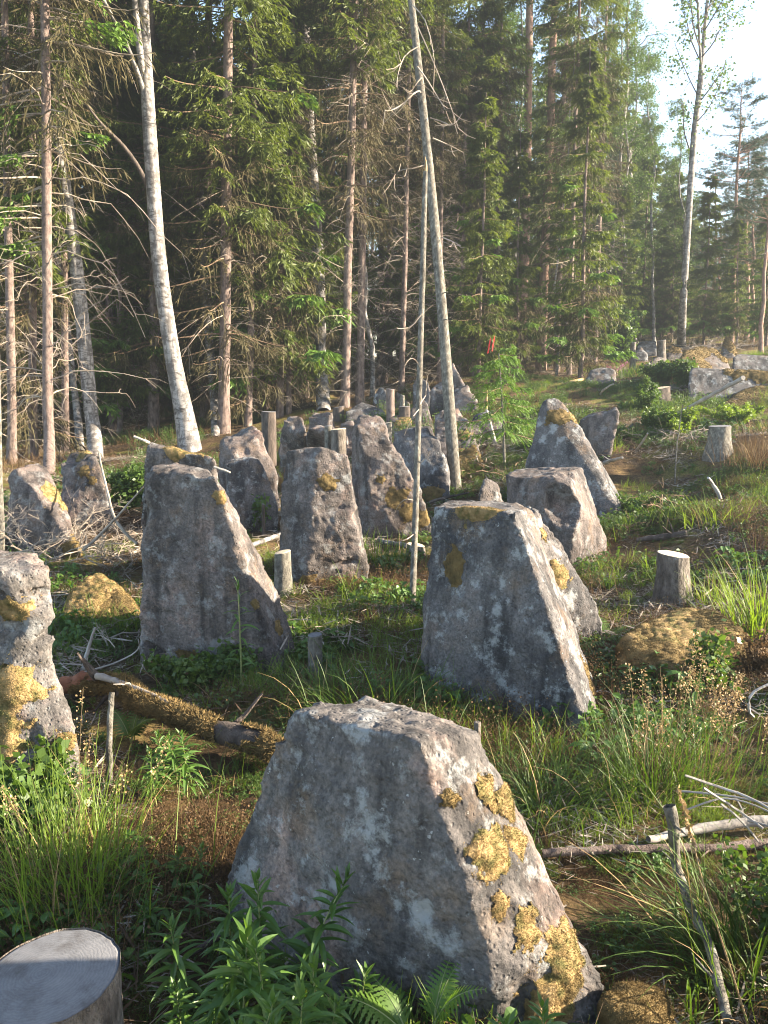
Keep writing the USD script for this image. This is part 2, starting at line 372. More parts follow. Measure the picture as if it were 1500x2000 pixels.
M["red_wood"] = ramp_mat("rotten_red_wood", [(0.3, (0.11, 0.04, 0.022)), (0.7, (0.24, 0.1, 0.055))], 0.9, 9, 5, bump=0.8, bump_scale=40, bump_dist=0.01)
# ---------------------------------------------------------------- the ground
def _z(px, py, Y):
    p = P(px, py, Y)
    return [p[0], p[1], p[2]]


CONTROL = np.array([[x, y, 0.0] for x in (-6, -4, -2, -1, 0, 1) for y in (-4, 0, 1.2, 2.4)] + [[x, y, 0.0] for x in (-3.5, -2, -0.8, 0.3) for y in (3.6, 5, 6.2, 8)]
                   + [[-9, y, 0.05] for y in (4, 8, 12, 18)] + [[-5, 12, 0.02], [-3.5, 13.5, 0.05], [-2, 10, 0.0], [-7, 25, 0.3], [-14, 14, 0.2], [-14, 30, 0.3], [2.4, 0.5, 0.05], [3.5, 1.5, 0.2], [2.2, 2.6, 0.02]]
                   + [_z(*a) for a in ((435, 845, 16), (370, 870, 14), (484, 830, 17), (620, 800, 17), (690, 790, 17.5), (780, 760, 19), (890, 905, 10.5), (960, 900, 10), (930, 750, 19), (1060, 715, 22), (1140, 738, 20),
                                       (1280, 762, 15), (1420, 800, 13), (1350, 690, 22), (1480, 700, 20), (1480, 850, 10.5), (1400, 882, 9.5), (1300, 965, 9.3), (1480, 1000, 6.6), (1315, 1172, 5.2), (1480, 1200, 4.5),
                                       (1480, 1400, 3.4), (1215, 1022, 7.9), (1110, 1108, 6.1), (1130, 870, 10.5), (1230, 800, 12.5))]
                   + [[12, 8, 1.3], [14, 14, 1.9], [14, 22, 2.4], [10, 30, 2.3], [0, 30, 1.2], [-3, 40, 0.9], [8, 45, 2.4], [20, 30, 2.8], [-20, 50, 0.6], [0, 60, 1.6], [20, 60, 2.6], [-40, 30, 0.3], [45, 30, 3.2], [-40, -10, 0], [40, -10, 2.0], [8, 0, 0.9], [-40, 100, 1], [0, 100, 1.8], [45, 100, 2.8]])
_rbf = RBFInterpolator(CONTROL[:, :2], CONTROL[:, 2], kernel="linear", smoothing=0.02)


def _axis(fine_lo, fine_hi, fine, lo, hi, grow=1.12):
    a = list(np.arange(fine_lo, fine_hi, fine))
    s = fine
    while a[-1] < hi:
        s = min(s * grow, 8); a.append(a[-1] + s)
    s = fine; b = []
    at = fine_lo
    while at > lo:
        s = min(s * grow, 8); at -= s; b.append(at)
    return np.array(b[::-1] + a)


GX = _axis(-3.4, 4.4, 0.042, -140, 140, 1.035)
GY = _axis(1.2, 8.0, 0.042, -60, 220, 1.02)
_xx, _yy = np.meshgrid(GX, GY, indexing="ij")
_q = np.stack([_xx.ravel(), _yy.ravel()], 1)
_cx = np.concatenate([np.linspace(-140, -20, 15), np.linspace(-19, 19, 90), np.linspace(20, 145, 15)])
_cy = np.concatenate([np.linspace(-62, -6, 12), np.linspace(-5, 34, 90), np.linspace(36, 230, 20)])
_cz = _rbf(np.stack(np.meshgrid(_cx, _cy, indexing="ij"), -1).reshape(-1, 2)).reshape(len(_cx), len(_cy))
_gz = RegularGridInterpolator((_cx, _cy), _cz, method="linear", bounds_error=False, fill_value=None)(_q)
_n3 = np.stack([_q[:, 0], _q[:, 1], 0 * _q[:, 0]], 1)
_gz = _gz + 0.16 * (fbm(_n3 / 0.9, 3, 5) - 0.5) + 0.05 * (fbm(_n3 / 0.16, 3, 9) - 0.5) + 0.25 * (fbm(_n3 / 3.1, 2, 3) - 0.5) * np.clip((_q[:, 1] - 6) / 10, 0, 1)
_gz = _gz.reshape(_xx.shape)
_ground = RegularGridInterpolator((GX, GY), _gz, method="linear", bounds_error=False, fill_value=0.0)


def Z(x, y):
    return _ground(np.stack([np.broadcast_to(x, np.shape(y)), np.broadcast_to(y, np.shape(x))], -1)) if np.ndim(x) or np.ndim(y) else float(_ground([[x, y]])[0])


def G(px, py):
    """Where the line of sight at a spot of the photograph meets the ground."""
    Y = np.geomspace(0.7, 90, 900)
    p = EYE + ray(px, py) * Y[:, None]
    below = p[:, 2] < _ground(p[:, :2])
    if not below.any():
        return p[-1]
    k = int(np.argmax(below))
    a, b = (Y[k - 1] if k else Y[0]), Y[k]
    for _ in range(18):
        c = 0.5 * (a + b); q = EYE + ray(px, py) * c
        if q[2] < _ground(q[None, :2])[0]:
            b = c
        else:
            a = c
    q = EYE + ray(px, py) * b
    q[2] = _ground(q[None, :2])[0]
    return q


_i, _j = np.meshgrid(np.arange(len(GX) - 1), np.arange(len(GY) - 1), indexing="ij")
_o = _i * len(GY) + _j
_quads = np.stack([_o, _o + len(GY), _o + len(GY) + 1, _o + 1], -1).reshape(-1, 4)
ground_mat = usdkit.material(stage, "/World/Looks/forest_floor", {
    "g": ("geometry", {}),
    "n1": ("noise_texture", {"scale": 1.1, "detail": 6.0, "roughness": 0.62}),
    "r1": ("rgb_ramp", {"ramp": [(0.3, (0.03, 0.022, 0.013)), (0.44, (0.075, 0.05, 0.028)), (0.52, (0.125, 0.085, 0.04)), (0.6, (0.12, 0.115, 0.032)), (0.72, (0.2, 0.165, 0.045))]}),
    "n2": ("noise_texture", {"scale": 45.0, "detail": 5.0, "roughness": 0.75}),
    "r2": ("rgb_ramp", {"ramp": [(0.28, (0.35, 0.33, 0.3)), (0.5, (1, 1, 1)), (0.72, (1.9, 1.75, 1.55))]}),
    "mx": ("mix_color", {"blend_type": "multiply", "fac": 1.0, "use_clamp": False}),
    "n3": ("noise_texture", {"scale": 28.0, "detail": 7.0, "roughness": 0.78}),
    "bp": ("bump", {"strength": 1.0, "distance": 0.035}),
    "p": ("principled_bsdf", {"roughness": 0.95, "specular_ior_level": 0.1})},
    [("g.position", "n1.vector"), ("n1.fac", "r1.fac"), ("g.position", "n2.vector"), ("n2.fac", "r2.fac"), ("r1.color", "mx.a"), ("r2.color", "mx.b"), ("mx.result", "p.base_color"), ("g.position", "n3.vector"), ("n3.fac", "bp.height"), ("bp.normal", "p.normal")], surface="p.BSDF")
_g = usdkit.mesh(stage, "/World/ground", (np.stack([_xx, _yy, _gz], -1).reshape(-1, 3), _quads), ground_mat, True)
tag(_g.GetPrim(), "forest floor of litter, moss and dry grass rising to the right", "ground", kind="structure")
# ---------------------------------------------------------------- granite anti-tank stones
def surface_nets(Fv, o, h):
    """Triangles of the zero surface of a field sampled on a grid (negative inside)."""
    ins = Fv < 0
    nx, ny, nz = Fv.shape
    corners = [(i, j, k) for i in (0, 1) for j in (0, 1) for k in (0, 1)]
    cut = lambda A, i, j, k: A[i:nx - 1 + i, j:ny - 1 + j, k:nz - 1 + k]
    cnt = sum(cut(ins, *c).astype(np.int8) for c in corners)
    cells = np.argwhere((cnt > 0) & (cnt < 8))
    vid = -np.ones((nx - 1, ny - 1, nz - 1), np.int64)
    vid[tuple(cells.T)] = np.arange(len(cells))
    acc, num = np.zeros((len(cells), 3)), np.zeros(len(cells))
    vals = {c: Fv[cells[:, 0] + c[0], cells[:, 1] + c[1], cells[:, 2] + c[2]] for c in corners}
    for a in corners:
        for ax in range(3):
            if a[ax] == 0:
                b = list(a); b[ax] = 1; b = tuple(b)
                va, vb = vals[a], vals[b]
                m = (va < 0) != (vb < 0)
                t = np.where(m, va / np.where(m, va - vb, 1), 0)
                p = np.array(a, float)[None] + t[:, None] * (np.array(b) - np.array(a))[None]
                acc += p * m[:, None]; num += m
    V = o + h * (cells + acc / num[:, None])
    quads = []
    for ax in range(3):
        u, w = [(1, 2), (2, 0), (0, 1)][ax]
        sl0 = [slice(None)] * 3; sl1 = [slice(None)] * 3
        sl0[ax] = slice(0, -1); sl1[ax] = slice(1, None)
        a, b = ins[tuple(sl0)], ins[tuple(sl1)]
        e = np.argwhere(a != b)
        e = e[(e[:, u] > 0) & (e[:, w] > 0) & (e[:, u] < Fv.shape[u] - 1) & (e[:, w] < Fv.shape[w] - 1)]
        flip = a[tuple(e.T)]
        def cell(du, dw):
            c = e.copy(); c[:, u] -= du; c[:, w] -= dw
            return vid[tuple(c.T)]
        q = np.stack([cell(1, 1), cell(0, 1), cell(0, 0), cell(1, 0)], 1)
        q = np.where(flip[:, None], q, q[:, ::-1])
        quads.append(q)
    q = np.vstack(quads)
    return V, np.vstack([q[:, [0, 1, 2]], q[:, [0, 2, 3]]])


def vnormals(v, f):
    n = np.zeros_like(v); c = np.cross(v[f[:, 1]] - v[f[:, 0]], v[f[:, 2]] - v[f[:, 0]])
    for k in range(3):
        np.add.at(n, f[:, k], c)
    return unit(n)


def hit(v, f, px, py):
    """First point where the line of sight meets a mesh, with the triangle's normal."""
    o, d = EYE, unit(ray(px, py))
    a, b, c = v[f[:, 0]], v[f[:, 1]], v[f[:, 2]]
    e1, e2 = b - a, c - a
    pv = np.cross(d, e2); det = np.einsum("ij,ij->i", e1, pv)
    with np.errstate(all="ignore"):
        inv = 1 / det; s = o - a
        u = np.einsum("ij,ij->i", s, pv) * inv; q = np.cross(s, e1)
        w = np.einsum("j,ij->i", d, q) * inv; t = np.einsum("ij,ij->i", e2, q) * inv
    ok = (u >= 0) & (w >= 0) & (u + w <= 1) & (t > 0) & np.isfinite(t)
    if not ok.any():
        return None
    k = np.where(ok)[0][np.argmin(t[ok])]
    return o + d * t[k], unit(np.cross(e1[k], e2[k]))


def fuzz(rng, v, f, n, length, width):
    """Short moss shoots on a surface."""
    c = np.cross(v[f[:, 1]] - v[f[:, 0]], v[f[:, 2]] - v[f[:, 0]]); A = np.linalg.norm(c, axis=1)
    k = rng.choice(len(f), n, p=A / A.sum())
    r1, r2 = np.sqrt(rng.random(n)), rng.random(n)
    p = (1 - r1)[:, None] * v[f[k, 0]] + (r1 * (1 - r2))[:, None] * v[f[k, 1]] + (r1 * r2)[:, None] * v[f[k, 2]]
    d = unit(unit(c[k]) + rng.normal(0, 0.55, (n, 3)) + np.array([0, 0, -0.1]))
    s = unit(np.cross(d, rng.normal(0, 1, (n, 3))))
    L = length * rng.uniform(0.5, 1.4, n)[:, None]
    q = np.stack([p - s * width - d * 0.003, p + s * width - d * 0.003, p + d * L], 1).reshape(-1, 3)
    return q, np.arange(3 * n).reshape(-1, 3)


def moss_patch(th, v, f, px, py, rad, seed, thick=0.03, mat="moss", squash=1.0, shoots=1.0):
    h = hit(v, f, px, py)
    if h is None:
        return
    rng = np.random.default_rng(seed)
    rad = rad * 0.95
    c, n0 = h
    n = vnormals(v, f)
    dlt = v - c
    dz = dlt[:, 2] * squash
    r = np.sqrt(dlt[:, 0] ** 2 + dlt[:, 1] ** 2 + dz ** 2) / rad
    r = r * (0.2 + 1.5 * fbm(v / (rad * 0.5), 4, seed)) + 0.35 * np.maximum(0, 0.25 - n @ n0)
    inside = r < 1
    fr = r[f].mean(1)
    rim = (fr < 1.28) & (rng.random(len(f)) < 1.3 - fr)
    keep = inside[f].all(1)
    if keep.sum() < 4:
        return
    ids, inv = np.unique(f[keep], return_inverse=True)
    ff = inv.reshape(-1, 3)
    rr = r[ids]
    prof = np.clip(1 - rr ** 2, 0, 1) ** 0.8
    bump = 0.35 + 1.1 * fbm(v[ids] / 0.05, 3, seed + 7)
    vv = v[ids] + n[ids] * (0.5 * thick * prof * bump - 0.005 * (1 - prof))[:, None]
    mb = MB().add((vv, ff))
    area = 0.5 * np.linalg.norm(np.cross(vv[ff[:, 1]] - vv[ff[:, 0]], vv[ff[:, 2]] - vv[ff[:, 0]]), axis=1).sum()
    px_m = np.linalg.norm(c - EYE) / 828.0
    cnt = int(min(16000, shoots * area / (px_m * 1.0) ** 2)) + 60
    mb.add(fuzz(rng, vv, ff, cnt, max(0.0055, 0.8 * px_m), max(0.0011, 0.4 * px_m)))
    if rim.sum() > 8:
        mb.add(fuzz(rng, v, f[rim], cnt // 3, max(0.0045, 1.2 * px_m), max(0.0011, 0.4 * px_m)))
    part(th, "moss_patch", mb.get(), M[mat], smooth=60)


STONES = {}


def rock_mesh(hulls, seed, rough=1.0, chips=14, grooves=(), holes=(), h=None, deep=0.25):
    """Union of broken blocks: planes of each hull, chipped along their edges, with noise."""
    rng = np.random.default_rng(seed)
    world = []
    for hi_, hull in enumerate(hulls):
        pts = []
        ground = hi_ == len(hulls) - 1
        for (px, py, Y) in hull:
            if Y is None:
                g = G(px, py); pts += [g + [0, 0, 0.02], g - [0, 0, deep]]
            else:
                pts.append(P(px, py, Y))
        pts = np.array(pts)
        gz = np.array([Z(p[0], p[1]) for p in pts])
        if ground:                                      # reach into the soil
            k = np.argsort(pts[:, 2] - gz)[: max(4, int(len(pts) * 0.45))]
            pts = np.vstack([pts, np.c_[pts[k, :2], np.minimum(gz[k], pts[k, 2]) - deep]])
        world.append(pts)
    allp = np.vstack(world)
    lo, hi = allp.min(0) - 0.06, allp.max(0) + 0.06
    dist = np.linalg.norm(0.5 * (lo + hi) - EYE)
    if h is None:
        h = max(0.011, dist * 0.0022)
    dims = np.ceil((hi - lo) / h).astype(int) + 1
    g = np.stack(np.meshgrid(*[lo[k] + h * np.arange(dims[k]) for k in range(3)], indexing="ij"), -1)
    D = np.full(dims, 9.0)
    k = 150.0
    for pts in world:
        hull = ConvexHull(pts)
        eq = np.unique(np.round(hull.equations, 2), axis=0, return_index=True)[1]
        E = hull.equations[eq]
        planes, cut = [e for e in E], []
        nb = hull.neighbors
        for _ in range(int(chips * 1.6)):
            s = rng.integers(len(hull.simplices)); t = nb[s][rng.integers(3)]
            n1, n2 = hull.equations[s, :3], hull.equations[t, :3]
            if n1 @ n2 > 0.93:
                continue
            sh = np.intersect1d(hull.simplices[s], hull.simplices[t])
            e = pts[sh[0]] + (pts[sh[1]] - pts[sh[0]]) * rng.random()
            w = rng.uniform(0.25, 0.75)
            nn = unit(w * n1 + (1 - w) * n2 + rng.normal(0, 0.28, 3))
            cut.append((nn, e, rng.uniform(0.006, 0.035) * rough, rng.uniform(0.04, 0.17)))
        m1 = np.full(dims, -9.0)
        for e in planes:
            m1 = np.maximum(m1, g @ e[:3] + e[3])
        near = np.abs(m1) < 0.12
        S = np.zeros(int(near.sum()))
        gp = g[near]
        for e in planes:
            S += np.exp(k * (gp @ e[:3] + e[3] - m1[near]))
        edge = np.clip(np.log(S) / np.log(3), 0, 1)
        d = m1.copy()
        d[near] = m1[near] + 0.15 * np.log(S) / k + edge * 0.035 * rough * np.maximum(0, fbm(gp / 0.09, 3, seed + 3) - 0.42)
        for nn, e, dep, rad in cut:                     # chips broken out of the edges
            loc = gp - e
            c = loc @ nn + dep - 1.6 * np.maximum(0, np.linalg.norm(loc, axis=1) - rad)
            d[near] = np.maximum(d[near], c)
        D = np.minimum(D, d)
    near = np.abs(D) < 0.1
    gp = g[near]
    q = fbm(gp / 0.22, 3, seed)
    f2 = fbm(gp / 0.055, 4, seed + 1)
    D[near] += rough * (0.05 * (q - 0.5) + 0.045 * np.abs(f2 - 0.5) + 0.02 * (fbm(gp / 0.025, 2, seed + 2) - 0.5))
    for (a, b, rad) in grooves:
        a, b = np.asarray(a), np.asarray(b)
        ab = b - a
        t = np.clip(((g - a) @ ab) / (ab @ ab), 0, 1)
        dist2 = np.linalg.norm(g - a - t[..., None] * ab, axis=-1)
        D = np.maximum(D, rad - dist2)
    D[:, :, 0] = 1; D[0] = 1; D[-1] = 1; D[:, 0] = 1; D[:, -1] = 1; D[:, :, -1] = 1
    return surface_nets(D, lo, h)


def stone(label, hulls, mat, seed, rough=1.0, chips=14, grooves=(), moss=(), name="granite_block", cat="stone", group=None, smooth=30, h=None):
    if len(hulls) == 1 and all(q[2] for q in hulls[0]) and seed != 52:   # stands on the ground where its foot is seen
        foot = max(hulls[0], key=lambda q: q[1])
        k = G(min(foot[0], 1499), foot[1])[1] / min(q[2] for q in hulls[0])
        hulls = [[(q[0], q[1], q[2] * k) for q in hulls[0]]]
    v, f = rock_mesh(hulls, seed, rough, chips, h=h)
    if grooves:                                        # drill marks: found on the plain surface, then cut
        cuts = []
        for (x0, y0, x1, y1, rad) in grooves:
            a, b = hit(v, f, x0, y0), hit(v, f, x1, y1)
            if a and b:
                cuts.append((a[0] - unit(ray(x0, y0)) * 0.0, b[0], rad))
        v, f = rock_mesh(hulls, seed, rough, chips, cuts, h=h)
    base = np.array([v[:, 0].mean(), v[:, 1].mean(), 0.0]); base[2] = Z(base[0], base[1])
    th = thing(name, label, cat, base, group)
    body = part(th, "body", (v, f), M[mat], smooth=smooth)
    for k, m in enumerate(moss):
        moss_patch(th, v, f, *m[:3], seed * 31 + k, **(m[3] if len(m) > 3 else {}))
    return th, v, f


DK = dict(mat="moss_dark")
stone("large grey granite block in front, lit right flank with golden moss",
      [[(552, 1384, 2.35), (700, 1424, 2.16), (818, 1443, 2.04), (640, 1362, 2.45), (712, 1354, 2.5), (870, 1388, 2.38), (934, 1432, 2.24), (437, 1750, 2.40), (520, 1480, 2.36), (498, 1560, 2.38), (975, 1975, 1.88), (951, 1853, 1.9),
        (1050, 1640, 2.2), (1125, 1800, 2.12), (1190, 1930, 2.05), (1190, 1990, 2.0), (905, 1480, 2.62), (700, 1500, 2.72), (520, 1600, 2.62), (445, 1800, 2.38), (620, 2010, 2.08), (975, 2090, 1.86)]],
      "granite_a", 11, 0.8, 18, moss=[(958, 1660, 0.074, dict(thick=0.035, squash=1.1)), (1005, 1645, 0.05), (1105, 1865, 0.074, dict(thick=0.035, squash=0.8)), (1075, 1950, 0.075), (1135, 1800, 0.06), (990, 1570, 0.055), (945, 1545, 0.045), (1025, 1815, 0.05), (1150, 1830, 0.05), (975, 1770, 0.035), (905, 1415, 0.05, dict(thick=0.01)), (1070, 1700, 0.04, dict(squash=0.5)), (1110, 1920, 0.05, DK), (878, 1560, 0.03, DK)], h=0.0095)
stone("tall dark granite stone behind the front block, orange moss on its flat top",
      [[(1000, 986, 4.2), (1028, 982, 4.4), (1061, 1001, 4.4), (1062, 1030, 4.35), (1000, 1060, 4.2), (1072, 1100, 4.2), (1000, 1150, 4.1), (1040, 1000, 4.8), (1060, 1160, 4.2)],
       [(1056, 1034, 4.25), (1074, 1040, 4.3), (1100, 1082, 4.35), (1148, 1148, 4.45), (1168, 1186, 4.5), (1182, 1240, 4.5), (1060, 1300, 4.2), (1090, 1080, 4.9), (1150, 1190, 4.9)],
       [(845, 988, 3.98), (1008, 1000, 3.62), (880, 978, 4.25), (1000, 982, 4.3), (1030, 990, 4.1), (818, 1310, 3.96), (830, 1345, None), (1145, 1442, None), (1035, 1075, 3.6), (1075, 1165, 3.58), (1112, 1262, 3.52), (1152, 1362, 3.46),
        (1042, 1030, 4.0), (1085, 1120, 3.95), (1130, 1230, 3.9), (1185, 1410, 3.75), (900, 1200, 4.7)]],
      "granite_b", 12, 0.8, 16, moss=[(930, 997, 0.16, dict(thick=0.014, squash=2)), (1098, 1125, 0.075), (1062, 1045, 0.05), (1085, 1110, 0.05), (888, 1105, 0.075, dict(mat="moss_dark", thick=0.012, squash=0.6)), (1155, 1340, 0.085, dict(squash=0.5, thick=0.02, mat="moss_dark")), (1150, 1425, 0.05, DK)], h=0.012)
stone("pointed stone spike standing behind the tall dark stone with flat top",
      [[(936, 948, 4.9), (948, 931, 4.95), (962, 934, 5.0), (975, 960, 5.0), (990, 985, 5.0), (935, 1010, 4.9), (960, 1100, 4.9), (1010, 1100, 5.1), (950, 960, 5.25)],
       [(990, 984, 4.9), (1028, 983, 5.0), (1061, 1003, 5.0), (1058, 1030, 5.0), (1000, 1060, 5.1), (1164, 1188, 4.9), (1100, 1095, 4.95), (1060, 1200, 4.8), (1120, 1120, 5.3)]],
      "granite_c", 13, 1.0, 12, moss=[(1140, 1190, 0.12, DK)])
stone("tall sloping dark stone left of the thin post stump, rough lit edge",
      [[(280, 915, 4.42), (300, 905, 4.6), (345, 903, 4.65), (405, 913, 4.55), (420, 925, 4.28), (428, 948, 4.4), (276, 1100, 4.4), (272, 1240, 4.37), (276, 1292, None), (545, 1318, None), (425, 960, 4.27), (452, 1070, 4.25), (470, 1108, 4.25), (502, 1190, 4.22),
        (462, 1003, 4.5), (503, 1072, 4.52), (532, 1132, 4.52), (560, 1200, 4.5), (582, 1275, 4.45), (420, 1100, 5.0), (300, 1100, 5.0)]],
      "granite_c", 14, 0.75, 16, grooves=[(283, 963, 330, 975, 0.016), (278, 1120, 335, 1130, 0.016), (280, 1193, 330, 1197, 0.014), (285, 1255, 320, 1275, 0.016)],
      moss=[(430, 972, 0.045), (372, 910, 0.07, dict(mat="moss_dark", thick=0.012)), (545, 1225, 0.06, dict(mat="moss_dark", thick=0.012)), (500, 1180, 0.04, dict(mat="moss_dark", thick=0.01)), (370, 1290, 0.08, DK)])
stone("stone slab showing its mossy top edge behind the tall sloping dark stone",
      [[(278, 870, 5.5), (290, 862, 5.6), (330, 875, 5.5), (420, 893, 5.4), (425, 915, 5.4), (274, 1000, 5.5), (276, 1150, 5.5), (440, 1150, 5.4), (350, 880, 5.9), (415, 900, 5.9), (300, 1100, 6.1)]],
      "granite_c", 15, 1.0, 10, moss=[(345, 880, 0.1, dict(thick=0.02)), (390, 887, 0.08, dict(thick=0.015))])
stone("two-faced tall stone with horizontal drill cuts in the middle",
      [[(550, 884, 6.05), (575, 876, 6.15), (620, 869, 5.95), (680, 890, 6.0), (640, 872, 6.25), (545, 1000, 6.0), (541, 1135, 5.95), (590, 1148, None), (712, 1142, None), (684, 935, 5.98), (690, 1000, 5.95), (706, 1072, 5.9), (722, 1110, 5.95), (722, 1140, 5.95),
        (612, 990, 5.88), (600, 1100, 5.82), (690, 985, 6.3), (600, 1000, 6.6), (690, 1100, 6.5)]],
      "granite_c", 16, 0.9, 14, grooves=[(625, 1000, 668, 991, 0.02), (652, 1106, 690, 1095, 0.022), (628, 960, 650, 957, 0.012), (640, 1060, 660, 1050, 0.012)],
      moss=[(640, 943, 0.075, dict(mat="moss_dark", thick=0.025)), (563, 878, 0.05), (600, 1142, 0.13, dict(mat="moss_dark", squash=1.6)), (660, 1146, 0.12, dict(mat="moss_dark", squash=1.6)), (705, 1143, 0.09, dict(squash=1.4))])
stone("stone with a lumpy sunlit top and brown left face in the middle",
      [[(690, 822, 7.9), (700, 812, 8.0), (735, 808, 8.0), (762, 838, 7.8), (772, 862, 7.75), (684, 850, 7.9), (683, 1000, 7.9), (700, 1040, 7.8), (722, 1050, None), (850, 1046, None), (696, 832, 7.75), (722, 960, 7.6), (776, 880, 7.75), (800, 922, 7.7), (836, 986, 7.7), (735, 830, 8.4), (800, 960, 8.3)]],
      "granite_d", 17, 1.15, 14, grooves=[(745, 889, 778, 880, 0.022)],
      moss=[(772, 972, 0.13, dict(mat="moss_dark", thick=0.02)), (800, 1000, 0.12, dict(mat="moss_dark", thick=0.02)), (825, 1015, 0.1, dict(mat="moss_dark", thick=0.02)), (743, 935, 0.05, DK)])
stone("dark round-shouldered stone behind the leaning dead trunk",
      [[(768, 842, 9.3), (800, 834, 9.4), (840, 832, 9.4), (862, 858, 9.2), (872, 884, 9.2), (880, 920, 9.25), (881, 982, None), (770, 985, None), (764, 900, 9.3), (830, 850, 9.9), (860, 960, 9.8), (780, 900, 9.9)]],
      "granite_b", 18, 0.9, 12, moss=[(845, 970, 0.15, DK), (825, 975, 0.12, DK)])
stone("wide sunlit block with a flat pink top behind the flat-topped dark stone",
      [[(985, 925, 6.5), (1000, 918, 6.8), (1040, 914, 6.9), (1137, 911, 6.7), (1108, 926, 6.1), (1020, 932, 6.2), (1000, 1100, 6.2), (1126, 985, 5.98), (1122, 1040, 5.95), (1106, 1060, 6.05), (1108, 1110, None), (1150, 960, 6.5), (1176, 1022, 6.4), (1184, 1060, 6.35), (1142, 1098, None), (1000, 1000, 7.0), (1130, 1000, 7.0)]],
      "granite_d", 19, 1.0, 14)
stone("tall pointed dark stone with orange moss near its tip",
      [[(1060, 780, 8.2), (1085, 775, 8.25), (1104, 787, 8.2), (1130, 828, 8.1), (1052, 860, 8.15), (1024, 912, 8.1), (1030, 940, None), (1150, 862, 8.1), (1186, 922, 8.0), (1212, 962, 7.95), (1226, 1002, 7.9), (1218, 1024, None), (1150, 1020, 7.75), (1060, 1000, 7.85), (1085, 800, 8.6), (1150, 900, 8.7)]],
      "granite_b", 20, 0.85, 14, moss=[(1093, 812, 0.14, dict(thick=0.03, mat="moss_dark", squash=1.4)), (1118, 815, 0.07), (1172, 890, 0.07, dict(squash=0.5)), (1197, 932, 0.06), (1150, 858, 0.05, dict(squash=0.5)), (1070, 825, 0.04, DK)])
stone("leaning pinkish slab with a pointed corner right of the tall pointed stone",
      [[(1130, 820, 9.6), (1150, 808, 9.7), (1206, 794, 9.6), (1213, 800, 9.5), (1205, 835, 9.4), (1198, 872, 9.3), (1182, 896, 9.3), (1140, 862, 9.5), (1150, 905, 9.4), (1170, 820, 10.0), (1185, 880, 9.9)]],
      "granite_d", 21, 0.8, 10)
stone("pale tilted stone with yellow moss on its sunlit flank beside the dead twigs",
      [[(12, 930, 7.2), (30, 916, 7.2), (78, 900, 7.5), (92, 915, 7.4), (132, 992, 7.2), (150, 1055, 7.1), (165, 1090, None), (10, 965, 7.15), (20, 1080, None), (70, 960, 7.05), (102, 1020, 7.0), (108, 1085, 6.95), (60, 940, 7.9), (120, 1010, 7.8)]],
      "granite_d", 22, 1.0, 12, moss=[(105, 965, 0.13, dict(thick=0.02)), (125, 985, 0.08, dict(thick=0.02)), (145, 1070, 0.15, dict(mat="moss_dark", thick=0.02))])
stone("stone with a ledge and moss below its top beside the white birch trunk",
      [[(119, 897, 8.3), (140, 885, 8.5), (185, 877, 8.5), (194, 888, 8.2), (206, 940, 8.1), (222, 1000, 8.05), (216, 1040, None), (120, 935, 8.2), (118, 1040, None), (160, 890, 8.9), (200, 980, 8.8)]],
      "granite_c", 23, 1.3, 16, moss=[(165, 920, 0.08, DK), (165, 885, 0.1, dict(thick=0.02)), (180, 938, 0.06, DK)])
stone("layered stone with pink top and large golden moss at the left border",
      [[(-90, 1085, 3.2), (-40, 1072, 3.35), (85, 1074, 3.3), (96, 1102, 3.1), (98, 1140, 3.08), (106, 1212, 3.05), (103, 1262, 3.05), (98, 1300, 3.06), (-90, 1320, 3.1), (0, 1112, 3.0), (60, 1108, 3.02), (40, 1100, 3.6), (-60, 1130, 3.6), (10, 1310, 2.95), (60, 1310, 3.5), (-60, 1310, 3.5)],
       [(-110, 1230, 3.12), (100, 1230, 3.06), (70, 1240, 3.45), (-70, 1240, 3.45), (106, 1290, 3.03), (134, 1360, 2.98), (156, 1450, 2.92), (166, 1548, None), (-110, 1560, None), (20, 1290, 2.95), (40, 1540, 2.8), (90, 1400, 3.6), (-60, 1400, 3.6), (60, 1280, 3.4), (-60, 1280, 3.4)]],
      "granite_e", 24, 0.75, 20, grooves=[(0, 1160, 92, 1153, 0.016), (5, 1303, 98, 1298, 0.014)], moss=[(22, 1190, 0.085, dict(thick=0.04, squash=1.6)), (20, 1340, 0.11, dict(thick=0.04)), (0, 1405, 0.09, dict(thick=0.035)), (15, 1465, 0.07, dict(thick=0.035)), (85, 1500, 0.06, dict(thick=0.03)), (125, 1450, 0.05, DK)], h=0.0125)
stone("stone with a rough sunlit crown right of the slim pinkish spruce trunk",
      [[(425, 856, 9.1), (440, 845, 9.3), (466, 835, 9.3), (500, 828, 9.3), (516, 852, 9.1), (548, 938, 9.0), (550, 1000, 9.0), (425, 900, 9.0), (430, 1000, 9.0), (490, 860, 9.8), (520, 940, 9.7), (455, 892, 8.85)]],
      "granite_d", 25, 1.2, 14)
stone("low blue-grey stone face before the rough crowned stone",
      [[(437, 908, 8.0), (450, 896, 8.1), (480, 889, 8.1), (510, 891, 8.05), (437, 1000, 8.0), (450, 1042, None), (546, 1042, None), (530, 970, 7.95), (548, 1005, 7.95), (490, 920, 8.5)]],
      "granite_b", 26, 0.8, 10)
stone("rounded knobbly stone right of the tall dark cut trunk",
      [[(545, 826, 10.6), (560, 812, 10.7), (592, 806, 10.6), (600, 842, 10.5), (602, 910, None), (545, 915, None), (575, 820, 11.2), (590, 880, 11.1)]], "granite_c", 27, 1.3, 14)
stone("squarish broken stone catching sun behind the knobbly stone",
      [[(601, 812, 11.6), (612, 804, 11.7), (640, 798, 11.7), (654, 803, 11.5), (662, 850, 11.5), (600, 850, 11.6), (640, 820, 12.2), (610, 860, 12.0)]], "granite_d", 28, 1.2, 14)
